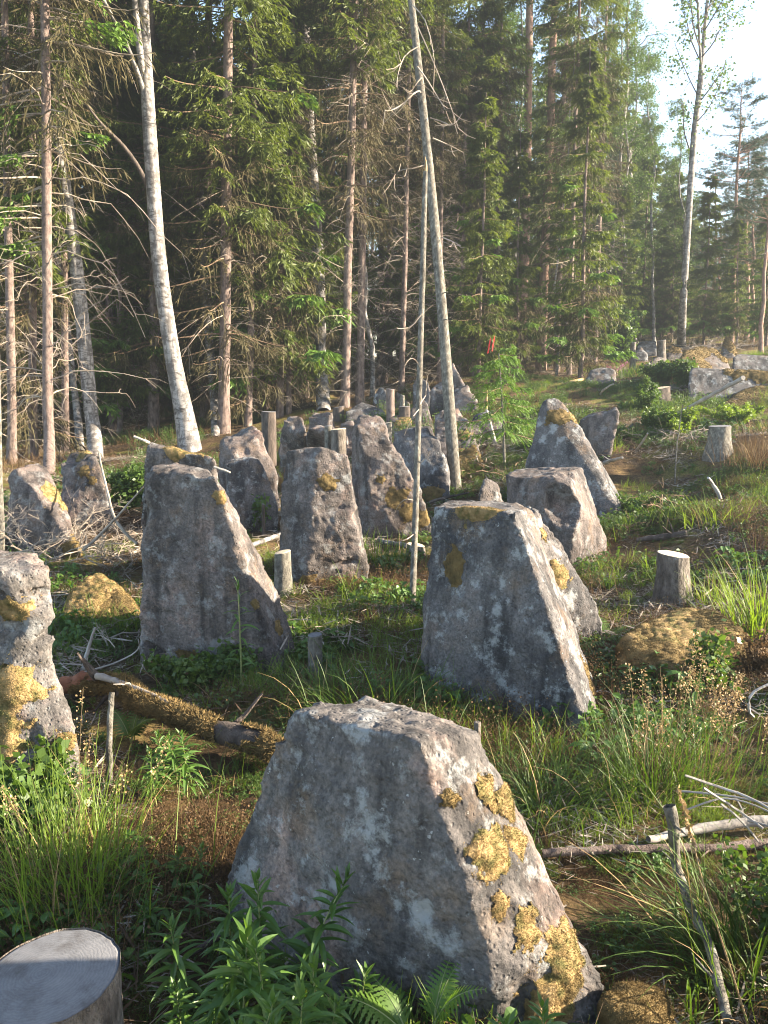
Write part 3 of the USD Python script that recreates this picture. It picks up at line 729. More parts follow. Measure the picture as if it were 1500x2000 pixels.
stone("small flat-topped stone between the knobbly stone and two grey posts",
      [[(598, 836, 10.1), (606, 829, 10.2), (640, 829, 10.2), (648, 840, 10.0), (650, 900, None), (598, 900, None), (630, 840, 10.6)]], "granite_d", 29, 1.0, 12)
stone("low flat slab in front of the twin spruce trunks",
      [[(672, 806, 12.6), (690, 795, 12.7), (706, 784, 12.8), (752, 800, 12.6), (758, 828, 12.4), (675, 830, 12.4), (720, 800, 13.4), (750, 822, 13.2)]], "granite_b", 30, 1.0, 12)
stone("small pointed stone behind the brown upright post stump",
      [[(727, 775, 15.1), (744, 752, 15.2), (760, 770, 15.0), (765, 805, 15), (726, 806, 15), (750, 775, 15.6)]], "granite_b", 31, 0.8, 8)
stone("little rough stone pile right of the brown upright post stump",
      [[(768, 770, 15.3), (778, 765, 15.3), (792, 775, 15.2), (806, 790, 15), (806, 800, 15), (768, 800, 15.1), (785, 775, 15.7)]], "granite_d", 32, 1.2, 8)
stone("low block with golden moss before the round-shouldered stone",
      [[(758, 816, 11.9), (772, 808, 12), (802, 807, 12), (808, 832, 11.7), (808, 850, 11.6), (758, 850, 11.7), (790, 812, 12.6)]], "granite_d", 33, 1.1, 10, moss=[(792, 822, 0.14), (803, 815, 0.1), (778, 828, 0.09)])
stone("dark stone behind the thin broken pole",
      [[(806, 745, 14.6), (818, 736, 14.7), (836, 744, 14.5), (846, 790, 14.3), (806, 800, 14.4), (825, 760, 15.1)]], "granite_b", 34, 0.9, 8)
stone("upright stone with a sunlit edge right beside the leaning dead trunk",
      [[(836, 766, 13.9), (850, 750, 14), (869, 739, 14), (884, 775, 13.8), (886, 806, 13.7), (838, 812, 13.8), (860, 770, 14.5)]], "granite_c", 35, 0.8, 10)
stone("narrow dark stone with a steep lit slope under the thin spruces",
      [[(877, 712, 16.1), (885, 705, 16.1), (898, 730, 16), (914, 762, 15.9), (914, 795, 15.8), (876, 795, 16), (890, 740, 16.6)]], "granite_c", 36, 0.7, 8)
stone("broken stone with a lit ridged face below the narrow dark stone",
      [[(880, 760, 14), (892, 752, 14.1), (912, 748, 14.1), (922, 762, 14), (936, 782, 13.8), (930, 808, 13.7), (884, 806, 13.8), (905, 765, 14.6)]], "granite_d", 37, 1.1, 12)
stone("mossy sunlit stone right behind the leaning dead trunk",
      [[(846, 812, 11.1), (868, 798, 11.2), (895, 796, 11.2), (915, 822, 10.9), (938, 884, 10.7), (948, 915, None), (850, 930, None), (890, 820, 11.9), (920, 890, 11.6), (880, 840, 10.8)]],
      "granite_d", 38, 1.2, 14, moss=[(905, 850, 0.12), (915, 890, 0.2, dict(mat="moss_dark", thick=0.04)), (898, 905, 0.16), (885, 830, 0.09), (930, 905, 0.15, DK), (905, 915, 0.14)])
stone("grey stone behind the bright young spruce",
      [[(916, 815, 12.1), (935, 805, 12.2), (965, 800, 12.2), (985, 830, 12), (990, 860, 11.8), (915, 860, 11.9), (950, 810, 12.8)]], "granite_b", 39, 1.0, 10)
stone("steep slab squeezed between the lumpy stone and the low flat slab", [[(655, 842, 10.8), (668, 822, 11), (690, 815, 11), (698, 850, 10.7), (700, 885, 10.6), (655, 885, 10.6), (680, 830, 11.5)]], "granite_d", 53, 1.0, 10)
stone("tilted slab with pointed top behind the thin broken pole's middle", [[(800, 800, 12.4), (816, 772, 12.6), (836, 784, 12.5), (846, 826, 12.2), (800, 836, 12.2), (825, 790, 13.1)]], "granite_c", 54, 0.9, 8)
stone("low sunlit rubble block left of the bright young spruce", [[(896, 838, 11.3), (912, 822, 11.5), (936, 828, 11.4), (946, 868, 11.1), (900, 878, 11.1), (925, 835, 12)]], "granite_d", 55, 1.1, 10)
stone("broken block on the bank right of the leaning pinkish slab", [[(1222, 836, 11.5), (1238, 824, 11.7), (1268, 830, 11.6), (1276, 858, 11.3), (1225, 862, 11.3), (1250, 834, 12.2)]], "granite_b", 56, 1.0, 8, moss=[(1250, 838, 0.14, DK)])
stone("small boulder with olive moss beside the stumps on the rise", [[(1300, 690, 19.5), (1312, 676, 19.7), (1332, 680, 19.6), (1340, 700, 19.2), (1302, 704, 19.2), (1320, 684, 20.2)]], "granite_d", 57, 0.9, 6, moss=[(1318, 684, 0.2, DK)])
stone("jagged low stone in front of the tall pine trunks",
      [[(1138, 742, 17.2), (1150, 722, 17.3), (1175, 716, 17.4), (1205, 722, 17.2), (1210, 745, 17), (1140, 755, 17), (1175, 730, 18)]], "granite_b", 40, 1.2, 12)
# the blocks on the rise to the right
stone("long low block with moss on its top right corner on the rise",
      [[(1344, 728, 15.6), (1352, 718, 15.8), (1420, 720, 15.8), (1500, 726, 15.6), (1530, 728, 15.6), (1345, 782, 15.3), (1530, 775, 15.3), (1360, 722, 16.6), (1520, 728, 16.6)]],
      "granite_b", 41, 0.7, 3, moss=[(1425, 725, 0.14, DK), (1450, 728, 0.16, dict(thick=0.05, mat="moss_dark")), (1480, 730, 0.18, dict(thick=0.05, mat="moss_dark")), (1495, 735, 0.16, DK), (1440, 735, 0.12, DK)], name="granite_block")
stone("dark block behind the long low block at the right border",
      [[(1430, 700, 18.2), (1440, 691, 18.4), (1530, 696, 18.3), (1530, 728, 18), (1430, 728, 18), (1450, 694, 19.2), (1530, 700, 19.2)]], "granite_b", 42, 0.7, 3)
stone("big mossy boulder on the rise behind the long low block",
      [[(1305, 755, 17.4), (1318, 715, 17.6), (1338, 686, 18), (1365, 677, 18.4), (1395, 681, 18.4), (1420, 700, 18.2), (1428, 720, 17.8), (1330, 760, 17.2), (1400, 740, 17.2), (1370, 690, 20), (1410, 710, 19.6), (1330, 720, 19)]],
      "granite_d", 43, 0.75, 8, moss=[(1345, 700, 0.4, dict(thick=0.05, mat="moss_dark")), (1400, 688, 0.2, dict(thick=0.05, mat="moss_dark")), (1365, 683, 0.26, dict(thick=0.05, mat="moss_dark")), (1322, 735, 0.22, dict(thick=0.04, mat="moss_dark")), (1412, 700, 0.16, dict(thick=0.04, mat="moss_dark"))], name="boulder", cat="boulder")
stone("rounded boulder with brown moss at the right border above the grass",
      [[(1412, 790, 12.2), (1440, 768, 12.6), (1480, 752, 12.9), (1530, 748, 12.9), (1400, 805, 11.9), (1530, 800, 11.8), (1450, 772, 13.6), (1520, 755, 14)]],
      "granite_d", 44, 0.75, 8, moss=[(1480, 770, 0.45, dict(thick=0.05, mat="moss_dark")), (1500, 760, 0.4, dict(thick=0.05, mat="moss_dark")), (1430, 790, 0.3, dict(thick=0.04, mat="moss_dark"))], name="boulder", cat="boulder")
stone("triangular stone with orange mossy edge near the far pines",
      [[(1405, 690, 21), (1418, 656, 21.3), (1428, 664, 21.2), (1442, 690, 21), (1436, 700, 20.8), (1408, 702, 20.8), (1422, 675, 22)]], "granite_c", 45, 1.0, 8, moss=[(1424, 667, 0.25, DK), (1432, 680, 0.22, DK), (1417, 664, 0.2, DK)])
stone("small dark wedge stone between the two birch-grey stumps on the rise",
      [[(1228, 702, 19), (1250, 674, 19.2), (1266, 690, 19), (1268, 706, 18.8), (1228, 706, 18.9), (1250, 685, 19.8)]], "granite_b", 46, 0.7, 8)
stone("squared dark block behind the small dark wedge stone",
      [[(1243, 670, 21), (1282, 665, 21), (1283, 695, 20.6), (1243, 695, 20.7), (1250, 667, 21.8), (1280, 667, 21.8)]], "granite_b", 47, 0.6, 8)
stone("wedge stone with a sunlit right face in grass below the far stumps",
      [[(1246, 722, 17.5), (1282, 695, 17.8), (1302, 700, 17.9), (1300, 725, 17.5), (1280, 728, 17.2), (1248, 728, 17.3), (1285, 705, 18.6)]], "granite_d", 48, 0.7, 8)
stone("big boulder under brown moss at the right of the clearing",
      [[(1195, 1290, 3.95), (1225, 1245, 4.05), (1290, 1205, 4.2), (1350, 1190, 4.3), (1410, 1200, 4.25), (1445, 1235, 4.15), (1480, 1300, 3.9), (1195, 1320, None), (1470, 1330, None), (1320, 1330, 3.7), (1340, 1220, 4.9), (1440, 1260, 4.7), (1240, 1270, 4.6)]],
      "granite_d", 49, 0.75, 6, moss=[(1330, 1240, 0.5, dict(thick=0.05, shoots=2.0)), (1250, 1265, 0.36, dict(thick=0.05, mat="moss_dark", shoots=2.0)), (1420, 1230, 0.35, dict(thick=0.05, mat="moss_dark", shoots=2)), (1380, 1290, 0.3, dict(thick=0.04, mat="moss_dark", shoots=2)), (1340, 1195, 0.2, dict(thick=0.035)), (1300, 1300, 0.36, dict(thick=0.05, mat="moss_dark", shoots=2.0))], name="boulder", cat="boulder")
stone("hummock thick with golden moss left of the tall sloping stone",
      [[(130, 1175, 5.25), (165, 1132, 5.3), (195, 1122, 5.35), (228, 1150, 5.3), (275, 1195, 5.1), (280, 1222, None), (120, 1222, None), (195, 1228, 4.92), (200, 1150, 5.9)]],
      "granite_d", 50, 0.75, 6, moss=[(195, 1140, 0.3, dict(thick=0.06, shoots=2.0)), (175, 1175, 0.3, dict(thick=0.06, shoots=2.0)), (235, 1185, 0.3, dict(thick=0.06, mat="moss_dark", shoots=2.0)), (150, 1195, 0.2, dict(thick=0.06))], name="mossy_hummock", cat="moss hummock")
stone("low rock under brown moss in the bottom right corner",
      [[(1170, 1960, 1.75), (1220, 1915, 1.85), (1290, 1930, 1.85), (1330, 1990, 1.75), (1150, 2080, None), (1340, 2080, None), (1240, 1950, 2.1), (1320, 2000, 2.0)]],
      "granite_d", 51, 0.75, 6, moss=[(1230, 1945, 0.16, dict(thick=0.03, mat="moss_dark", shoots=2)), (1290, 1975, 0.16, dict(thick=0.03, mat="moss_dark", shoots=2)), (1210, 1985, 0.14, dict(thick=0.03, mat="moss_dark", shoots=2))], name="mossy_rock", cat="rock")
# unseen block, added outside the frame to throw shade on the stump
_x0, _y0 = 1.05, 1.12
stone("unseen granite block added outside the frame on the right to shade the stump",
      [[tuple(np.array([750 + FPX * x / (y * math.cos(PITCH) + (1.65 - z) * math.sin(PITCH)), 1000 - FPX * ((z - 1.65) * math.cos(PITCH) + y * math.sin(PITCH)) / (y * math.cos(PITCH) + (1.65 - z) * math.sin(PITCH)), y])) for (x, y, z) in
        [(1.0, 1.10, 0.0), (1.0, 1.70, 0.0), (1.12, 1.16, 1.15), (1.12, 1.66, 1.18), (1.45, 1.20, 1.1), (1.45, 1.66, 1.12), (1.85, 1.15, 0.0), (1.85, 1.7, 0.0)]]], "granite_c", 52, 0.9, 12)
# ---------------------------------------------------------------- trees
def trunk_mesh(rng, H, r0, sides=8, wob=0.05, K=16, flare=1.35):
    s = np.linspace(0, 1, K) ** 1.25
    z = s * H
    x = np.cumsum(rng.normal(0, wob / K ** 0.5, K)); y = np.cumsum(rng.normal(0, wob / K ** 0.5, K))
    x -= x[0]; y -= y[0]
    r = r0 * (1 - z / H) ** 0.75 + 0.008
    r = r * (1 + (flare - 1) * np.exp(-z / 0.25))
    p = np.stack([x, y, z - 0.25 * (s == 0)], 1)
    return tubes(p, r, sides), p, r


def along(p, z):
    return np.stack([np.interp(z, p[:, 2], p[:, k]) for k in range(3)], 1)


def bare_branches(rng, p, z0, z1, per_m, lmin, lmax, droop=0.35, sub=5, thick=0.007, sides=3, K=6, az=None):
    """Dead, bent side twigs of a spruce trunk between two heights."""
    n = max(1, int((z1 - z0) * per_m))
    z = rng.uniform(z0, z1, n)
    b = along(p, z)
    az = rng.uniform(0, 2 * np.pi, n) if az is None else az(n)
    L = rng.uniform(lmin, lmax, n) * rng.uniform(0.5, 1, n)
    s = np.linspace(0, 1, K)
    up = rng.normal(0.15, 0.25, n)[:, None]; dr = (rng.normal(droop, 0.3, n))[:, None]
    d = np.stack([np.cos(az), np.sin(az), 0 * az], 1); t = np.stack([-np.sin(az), np.cos(az), 0 * az], 1)
    cv = rng.normal(0, 0.22, n)[:, None]
    Pt = b[:, None] + (L[:, None] * s)[..., None] * d[:, None] + (L[:, None] * cv * s ** 2)[..., None] * t[:, None]
    Pt[..., 2] += L[:, None] * (up * s - dr * s ** 2)
    mb = MB().add(tubes(Pt, thick * (0.5 + 0.5 * L[:, None]) * (1 - 0.8 * s)[None], sides))
    if sub:
        k = rng.integers(2, K, (n, sub)); sg = rng.choice([-1, 1], (n, sub))
        q = Pt[np.arange(n)[:, None], k]
        l2 = L[:, None] * rng.uniform(0.15, 0.45, (n, sub))
        dd = unit(d[:, None] * rng.uniform(0.3, 0.9, (n, sub, 1)) + t[:, None] * sg[..., None] * rng.uniform(0.4, 1, (n, sub, 1)) + np.array([0, 0, 1.0]) * rng.normal(-0.25, 0.35, (n, sub, 1)))
        s2 = np.linspace(0, 1, 4)
        P2 = q[:, :, None] + dd[:, :, None] * (l2[..., None] * s2)[..., None]
        P2[..., 2] -= l2[..., None] * s2 ** 2 * rng.uniform(0, 0.5, (n, sub, 1))
        mb.add(tubes(P2.reshape(-1, 4, 3), thick * 0.45 * (1 - 0.7 * s2)[None], 3))
    return mb.get()


def spruce_boughs(rng, p, z, L, droop, M2=20, Q=6, width=0.034, wood=None, az=None, start=0.12, hang=0.45, tert=0.13):
    """Drooping boughs with hanging needle sprays. z, L per bough."""
    n = len(z)
    b = along(p, z)
    az = rng.uniform(0, 2 * np.pi, n) if az is None else az
    K = 7
    s = np.linspace(0, 1, K)
    d = np.stack([np.cos(az), np.sin(az), 0 * az], 1); t = np.stack([-np.sin(az), np.cos(az), 0 * az], 1)
    dr = droop * rng.uniform(0.7, 1.3, n)[:, None]
    Pt = b[:, None] + (L[:, None] * s * (1 - 0.12 * s))[..., None] * d[:, None] + (L[:, None] * rng.normal(0, 0.08, n)[:, None] * s ** 2)[..., None] * t[:, None]
    Pt[..., 2] += L[:, None] * (0.1 * s - 1.5 * dr * s ** 1.6 + 0.9 * dr * s ** 3)
    w = tubes(Pt, 0.012 * L[:, None] * (1 - 0.85 * s)[None] + 0.002, 3)
    # second order twigs
    u = np.clip(np.linspace(start, 1, M2)[None] + rng.normal(0, 0.02, (n, M2)), 0, 1)
    x = u * (K - 1); i0 = np.minimum(x.astype(int), K - 2); fr = (x - i0)[..., None]
    ar = np.arange(n)[:, None]
    q = Pt[ar, i0] * (1 - fr) + Pt[ar, i0 + 1] * fr
    sg = np.where(np.arange(M2) % 2 == 0, 1.0, -1.0)[None, :, None]
    ang = rng.uniform(0.55, 1.15, (n, M2, 1))
    dd = d[:, None] * np.cos(ang) + t[:, None] * sg * np.sin(ang)
    l2 = (0.40 * L[:, None] * (1 - 0.8 * u) + 0.10) * rng.uniform(0.6, 1.2, (n, M2))
    s2 = np.linspace(0, 1, 4)
    hg = hang * rng.uniform(0.4, 1.5, (n, M2, 1))
    P2 = q[:, :, None] + dd[:, :, None] * (l2[..., None] * s2 * (1 - 0.3 * hg * s2))[..., None]
    P2[..., 2] -= l2[..., None] * hg * s2 ** 1.5 * 1.2
    S2 = unit(np.cross(dd, np.array([0, 0, 1.0])) + rng.normal(0, 0.35, (n, M2, 3)))
    v = MB().add(strips(P2.reshape(-1, 4, 3), width * np.array([0.7, 1, 0.9, 0.25])[None], S2.reshape(-1, 3)))
    # third order sprays: small diamonds
    if Q:
        uu = rng.uniform(0.1, 1.0, (n, M2, Q)); x = uu * 3; j0 = np.minimum(x.astype(int), 2); f2 = (x - j0)[..., None]
        a1, a2 = np.arange(n)[:, None, None], np.arange(M2)[None, :, None]
        q3 = P2[a1, a2, j0] * (1 - f2) + P2[a1, a2, j0 + 1] * f2
        side = np.cross(dd, np.array([0, 0, 1.0]))[:, :, None] * rng.choice([-1, 1], (n, M2, Q, 1))
        d3 = unit(dd[:, :, None] * rng.uniform(0.3, 1, (n, M2, Q, 1)) + side * rng.uniform(0.2, 1, (n, M2, Q, 1)) + np.array([0, 0, -1.0]) * rng.uniform(0.1, 1.1, (n, M2, Q, 1)) * (0.5 + hang))
        l3 = tert * rng.uniform(0.5, 1.5, (n, M2, Q, 1))
        s3 = unit(np.cross(d3, rng.normal(0, 1, (n, M2, Q, 3))))
        w3 = width * rng.uniform(0.6, 1.2, (n, M2, Q, 1)) * 0.55
        dv = np.stack([q3, q3 + d3 * l3 * 0.45 + s3 * w3, q3 + d3 * l3, q3 + d3 * l3 * 0.45 - s3 * w3], 3).reshape(-1, 3)
        v.add((dv, np.arange(len(dv)).reshape(-1, 4)))
    return w, v.get()


def make_spruce(name, seed, H, cb, rmax, r0, dead0=0.6, dead_n=6, dead_l=(0.5, 1.5), per_m=11, dry=1.0, droop=0.32, M2=21, Q=8, top=None, bark="bark_spruce", width=0.027, new=0):
    rng = np.random.default_rng(seed)
    c = klass(name)
    tv, p, r = trunk_mesh(rng, H, r0, 8)
    part(c, "trunk", tv, M[bark], smooth=True)
    if cb - dead0 > 0.5:
        part(c, "dead_branches", bare_branches(rng, p, dead0, cb + 1.0, dead_n, *dead_l), M["twig"], kind="stuff")
    wood, leaf, dryv, fresh = MB(), MB(), MB(), MB()
    n = int((H - cb) * per_m)
    z = cb + (H - cb) * np.sort(rng.random(n)) ** 1.12 * 0.995
    k = (z - cb) / (H - cb)
    L = rmax * np.minimum(1, (0.55 + 2.2 * k)) * (1 - k) ** 0.72 * rng.uniform(0.65, 1.1, n) + 0.12
    w, v = spruce_boughs(rng, p, z, L, droop, M2, Q, width, hang=0.62, tert=0.125)
    wood.add(w); leaf.add(v)
    if dry:                                             # withered lower boughs, brownish
        m = int(dry * 44)
        zz = rng.uniform(max(dead0, cb - 3.0), cb + 1.8, m)
        w, v = spruce_boughs(rng, p, zz, rmax * rng.uniform(0.45, 0.9, m), droop * 1.2, M2 - 6, max(2, Q - 3), width * 0.55, hang=0.9)
        wood.add(w); dryv.add(v)
    part(c, "boughs", wood.get(), M["twig_dark"], kind="stuff")
    part(c, "crown", leaf.get(), M["needle"], kind="stuff")
    if dry:
        part(c, "withered_sprays", dryv.get(), M["needle_dry"], kind="stuff")
    if new:
        m = new
        zz = rng.uniform(cb, cb + 0.6 * (H - cb), m); kk = (zz - cb) / (H - cb)
        w, v = spruce_boughs(rng, p, zz, rmax * (1 - kk) ** 0.7 * rng.uniform(0.8, 1.1, m), droop, M2, Q, width * 1.1, start=0.55)
        part(c, "fresh_shoots", v, M["needle_new"])
    return c.path


SPRUCE = {
    "slim": make_spruce("class_spruce_slim", 1, 20, 6.8, 1.5, 0.085, 0.5, 14, (0.4, 1.5), 10, 1.2),
    "tall": make_spruce("class_spruce_tall", 2, 21, 4.2, 1.9, 0.11, 0.6, 7, (0.6, 1.8), 10, 1.2),
    "full": make_spruce("class_spruce_full", 3, 17, 1.3, 1.9, 0.11, 0.4, 6, (0.6, 1.5), 12, 0.8, droop=0.4, new=25),
    "lanky": make_spruce("class_spruce_lanky", 4, 15, 3.0, 1.25, 0.065, 0.4, 15, (0.4, 1.3), 11, 1.3, droop=0.38),
    "bare": make_spruce("class_spruce_bare", 5, 18, 8.5, 1.3, 0.07, 0.3, 16, (0.5, 1.6), 10, 1.6),
    "young": make_spruce("class_spruce_young", 6, 8, 0.7, 1.25, 0.05, 0.3, 5, (0.3, 0.8), 15, 0.7, droop=0.3, new=20),
}


def leaf_cloud(rng, c, n, spread, size, flat=0.3):
    """Leaf-sized quads round the points c (m,3)."""
    m = len(c)
    p = np.repeat(c, n, 0) + rng.normal(0, 1, (m * n, 3)) * spread
    N = len(p)
    d = unit(rng.normal(0, 1, (N, 3)) * [1, 1, 0.6] + [0, 0, -0.5]); s = unit(np.cross(d, rng.normal(0, 1, (N, 3))))
    L = size * rng.uniform(0.6, 1.3, (N, 1))
    q = np.stack([p, p + d * L * 0.45 + s * L * 0.38, p + d * L, p + d * L * 0.45 - s * L * 0.38], 1).reshape(-1, 3)
    return q, np.arange(4 * N).reshape(-1, 4)


def birch_crown(rng, p, z0, z1, n, lmax, leaves=26, size=0.045, twigs=9, rise=0.9, radius=0.010):
    """Rising limbs with hanging twigs and leaves."""
    z = rng.uniform(z0, z1, n); b = along(p, z); az = rng.uniform(0, 2 * np.pi, n)
    k = (z - z0) / (z1 - z0 + 1e-9)
    L = lmax * (1 - 0.75 * k) * rng.uniform(0.6, 1.15, n)
    K = 7; s = np.linspace(0, 1, K)
    d = np.stack([np.cos(az), np.sin(az), 0 * az], 1)
    Pt = b[:, None] + (L[:, None] * s * 0.8)[..., None] * d[:, None] + rng.normal(0, 0.05, (n, K, 3)) * s[None, :, None]
    Pt[..., 2] += L[:, None] * (rise * s - 0.55 * s ** 2.4)
    wood = MB().add(tubes(Pt, radius * L[:, None] * (1 - 0.85 * s)[None] + 0.003, 4))
    T = twigs
    u = rng.uniform(0.25, 1, (n, T)); x = u * (K - 1); i0 = np.minimum(x.astype(int), K - 2); fr = (x - i0)[..., None]
    q = Pt[np.arange(n)[:, None], i0] * (1 - fr) + Pt[np.arange(n)[:, None], i0 + 1] * fr
    dd = unit(d[:, None] * 0.5 + rng.normal(0, 0.7, (n, T, 3)))
    l2 = (0.22 * L[:, None] + 0.25) * rng.uniform(0.5, 1.3, (n, T))
    s2 = np.linspace(0, 1, 5)
    P2 = q[:, :, None] + dd[:, :, None] * (l2[..., None] * s2 * (1 - 0.4 * s2))[..., None]
    P2[..., 2] -= l2[..., None] * 0.8 * s2 ** 2
    P2 = P2.reshape(-1, 5, 3)
    wood.add(tubes(P2, 0.004 * (1 - 0.7 * s2)[None], 3))
    lv = leaf_cloud(rng, P2[:, 1:].reshape(-1, 3), max(1, leaves // 4), 0.07, size)
    return wood.get(), lv


def make_birch(name, seed, H, z0, n, lmax, r0, leaves=24, size=0.05):
    rng = np.random.default_rng(seed)
    c = klass(name)
    tv, p, r = trunk_mesh(rng, H, r0, 8, 0.35)
    part(c, "trunk", tv, M["bark_birch"], smooth=True)
    w, l = birch_crown(rng, p, z0, H * 0.99, n, lmax, leaves, size)
    part(c, "limbs", w, M["bark_dark"]); part(c, "crown", l, M["leaf_birch"])
    return c.path


def make_pine(name, seed, H, z0, lmax, r0, n=55):
    rng = np.random.default_rng(seed)
    c = klass(name)
    tv, p, r = trunk_mesh(rng, H, r0, 9, 0.12)
    part(c, "trunk", tv, M["bark_pine"], smooth=True)
    part(c, "dead_branches", bare_branches(rng, p, 0.25 * H, z0 + 1, 1.6, 0.3, 1.0, 0.1, 2, 0.012), M["twig"])
    z = z0 + (H - z0) * rng.random(n) ** 0.8; b = along(p, z); az = rng.uniform(0, 2 * np.pi, n)
    k = (z - z0) / (H - z0)
    L = lmax * (1 - 0.7 * k) * rng.uniform(0.6, 1.1, n); K = 6; s = np.linspace(0, 1, K)
    d = np.stack([np.cos(az), np.sin(az), 0 * az], 1)
    Pt = b[:, None] + (L[:, None] * s)[..., None] * d[:, None] + rng.normal(0, 0.05, (n, K, 3)) * s[None, :, None]
    Pt[..., 2] += L[:, None] * (0.15 * s + 0.25 * s ** 2)
    wood = MB().add(tubes(Pt, 0.014 * L[:, None] * (1 - 0.8 * s)[None] + 0.004, 4))
    T = 11
    u = rng.uniform(0.3, 1, (n, T)); x = u * (K - 1); i0 = np.minimum(x.astype(int), K - 2); fr = (x - i0)[..., None]
    q = Pt[np.arange(n)[:, None], i0] * (1 - fr) + Pt[np.arange(n)[:, None], i0 + 1] * fr
    dd = unit(d[:, None] * 0.6 + rng.normal(0, 0.6, (n, T, 3)) * [1, 1, 0.5] + [0, 0, 0.35]); l2 = (0.2 * L[:, None] + 0.12) * rng.uniform(0.6, 1.2, (n, T))
    s2 = np.linspace(0, 1, 3)
    P2 = (q[:, :, None] + dd[:, :, None] * (l2[..., None] * s2)[..., None]).reshape(-1, 3, 3)
    wood.add(tubes(P2, 0.004 * (1 - 0.5 * s2)[None], 3))
    tips = P2[:, 1:].reshape(-1, 3); dirs = np.repeat(unit(P2[:, 2] - P2[:, 0]), 2, 0)
    J = 15
    nd = unit(dirs[:, None] + rng.normal(0, 0.75, (len(tips), J, 3)))
    ln = 0.11 * rng.uniform(0.7, 1.3, (len(tips), J, 1)); ss = unit(np.cross(nd, rng.normal(0, 1, nd.shape))) * 0.008
    t0 = tips[:, None] + rng.normal(0, 0.03, nd.shape)
    v = np.stack([t0 - ss, t0 + ss, t0 + nd * ln], 2).reshape(-1, 3)
    part(c, "limbs", wood.get(), M["bark_pine"]); part(c, "crown", (v, np.arange(len(v)).reshape(-1, 3)), M["needle_pine"])
    return c.path


BIRCH = {"tall": make_birch("class_birch_tall", 21, 19, 5.0, 46, 2.3, 0.085, 30, 0.06), "leafy": make_birch("class_birch_leafy", 22, 15, 2.5, 52, 2.0, 0.06, 30, 0.06), "thin": make_birch("class_birch_thin", 23, 16, 7.5, 26, 1.5, 0.055, 24, 0.055)}
PINE = {"tall": make_pine("class_pine_tall", 31, 20, 11.5, 2.4, 0.125), "small": make_pine("class_pine_small", 32, 13, 7.8, 1.9, 0.095, 50), "bushy": make_pine("class_pine_bushy", 33, 9.5, 3.2, 1.7, 0.075, 60)}
R0 = {"slim": 0.085, "tall": 0.11, "full": 0.11, "lanky": 0.065, "bare": 0.07, "young": 0.05}


HEIGHT = {"tall": 21, "full": 17, "bare": 18, "lanky": 15, "young": 8, "slim": 20, "leafy": 15, "thin": 16, "bushy": 9.5, "small": 13}


def grow(kind, var, base_px, top_px, scale, label, name, cat, group=None, Y=None, yaw=None, seed=0, top=None):
    """A tree whose foot stands at a spot of the photograph and which leans as it does there."""
    b = P(base_px[0], base_px[1], Y) if Y else G(*base_px)
    if Y:
        b[2] = Z(b[0], b[1])
    a = P(top_px[0], top_px[1], b[1]) - b
    yaw = (seed * 2.399 + base_px[0] * 0.7) % 6.283 if yaw is None else yaw
    sz = scale
    if top is not None:                                  # as tall as it stands in the photograph
        need = P(base_px[0], top, b[1])[2] - b[2]
        if kind is SPRUCE and need / HEIGHT[var] < 0.75:
            var = "young" if need < 11 else "lanky"
            scale = need / HEIGHT[var]
        sz = float(np.clip(need / HEIGHT[var], 0.25, 1.6))
    return thing(name, label, cat, group=group, matrix=place(b, (scale * min(1.0, sz / scale) ** 0.55,) * 2 + (sz,), yaw, a), ref=kind[var])


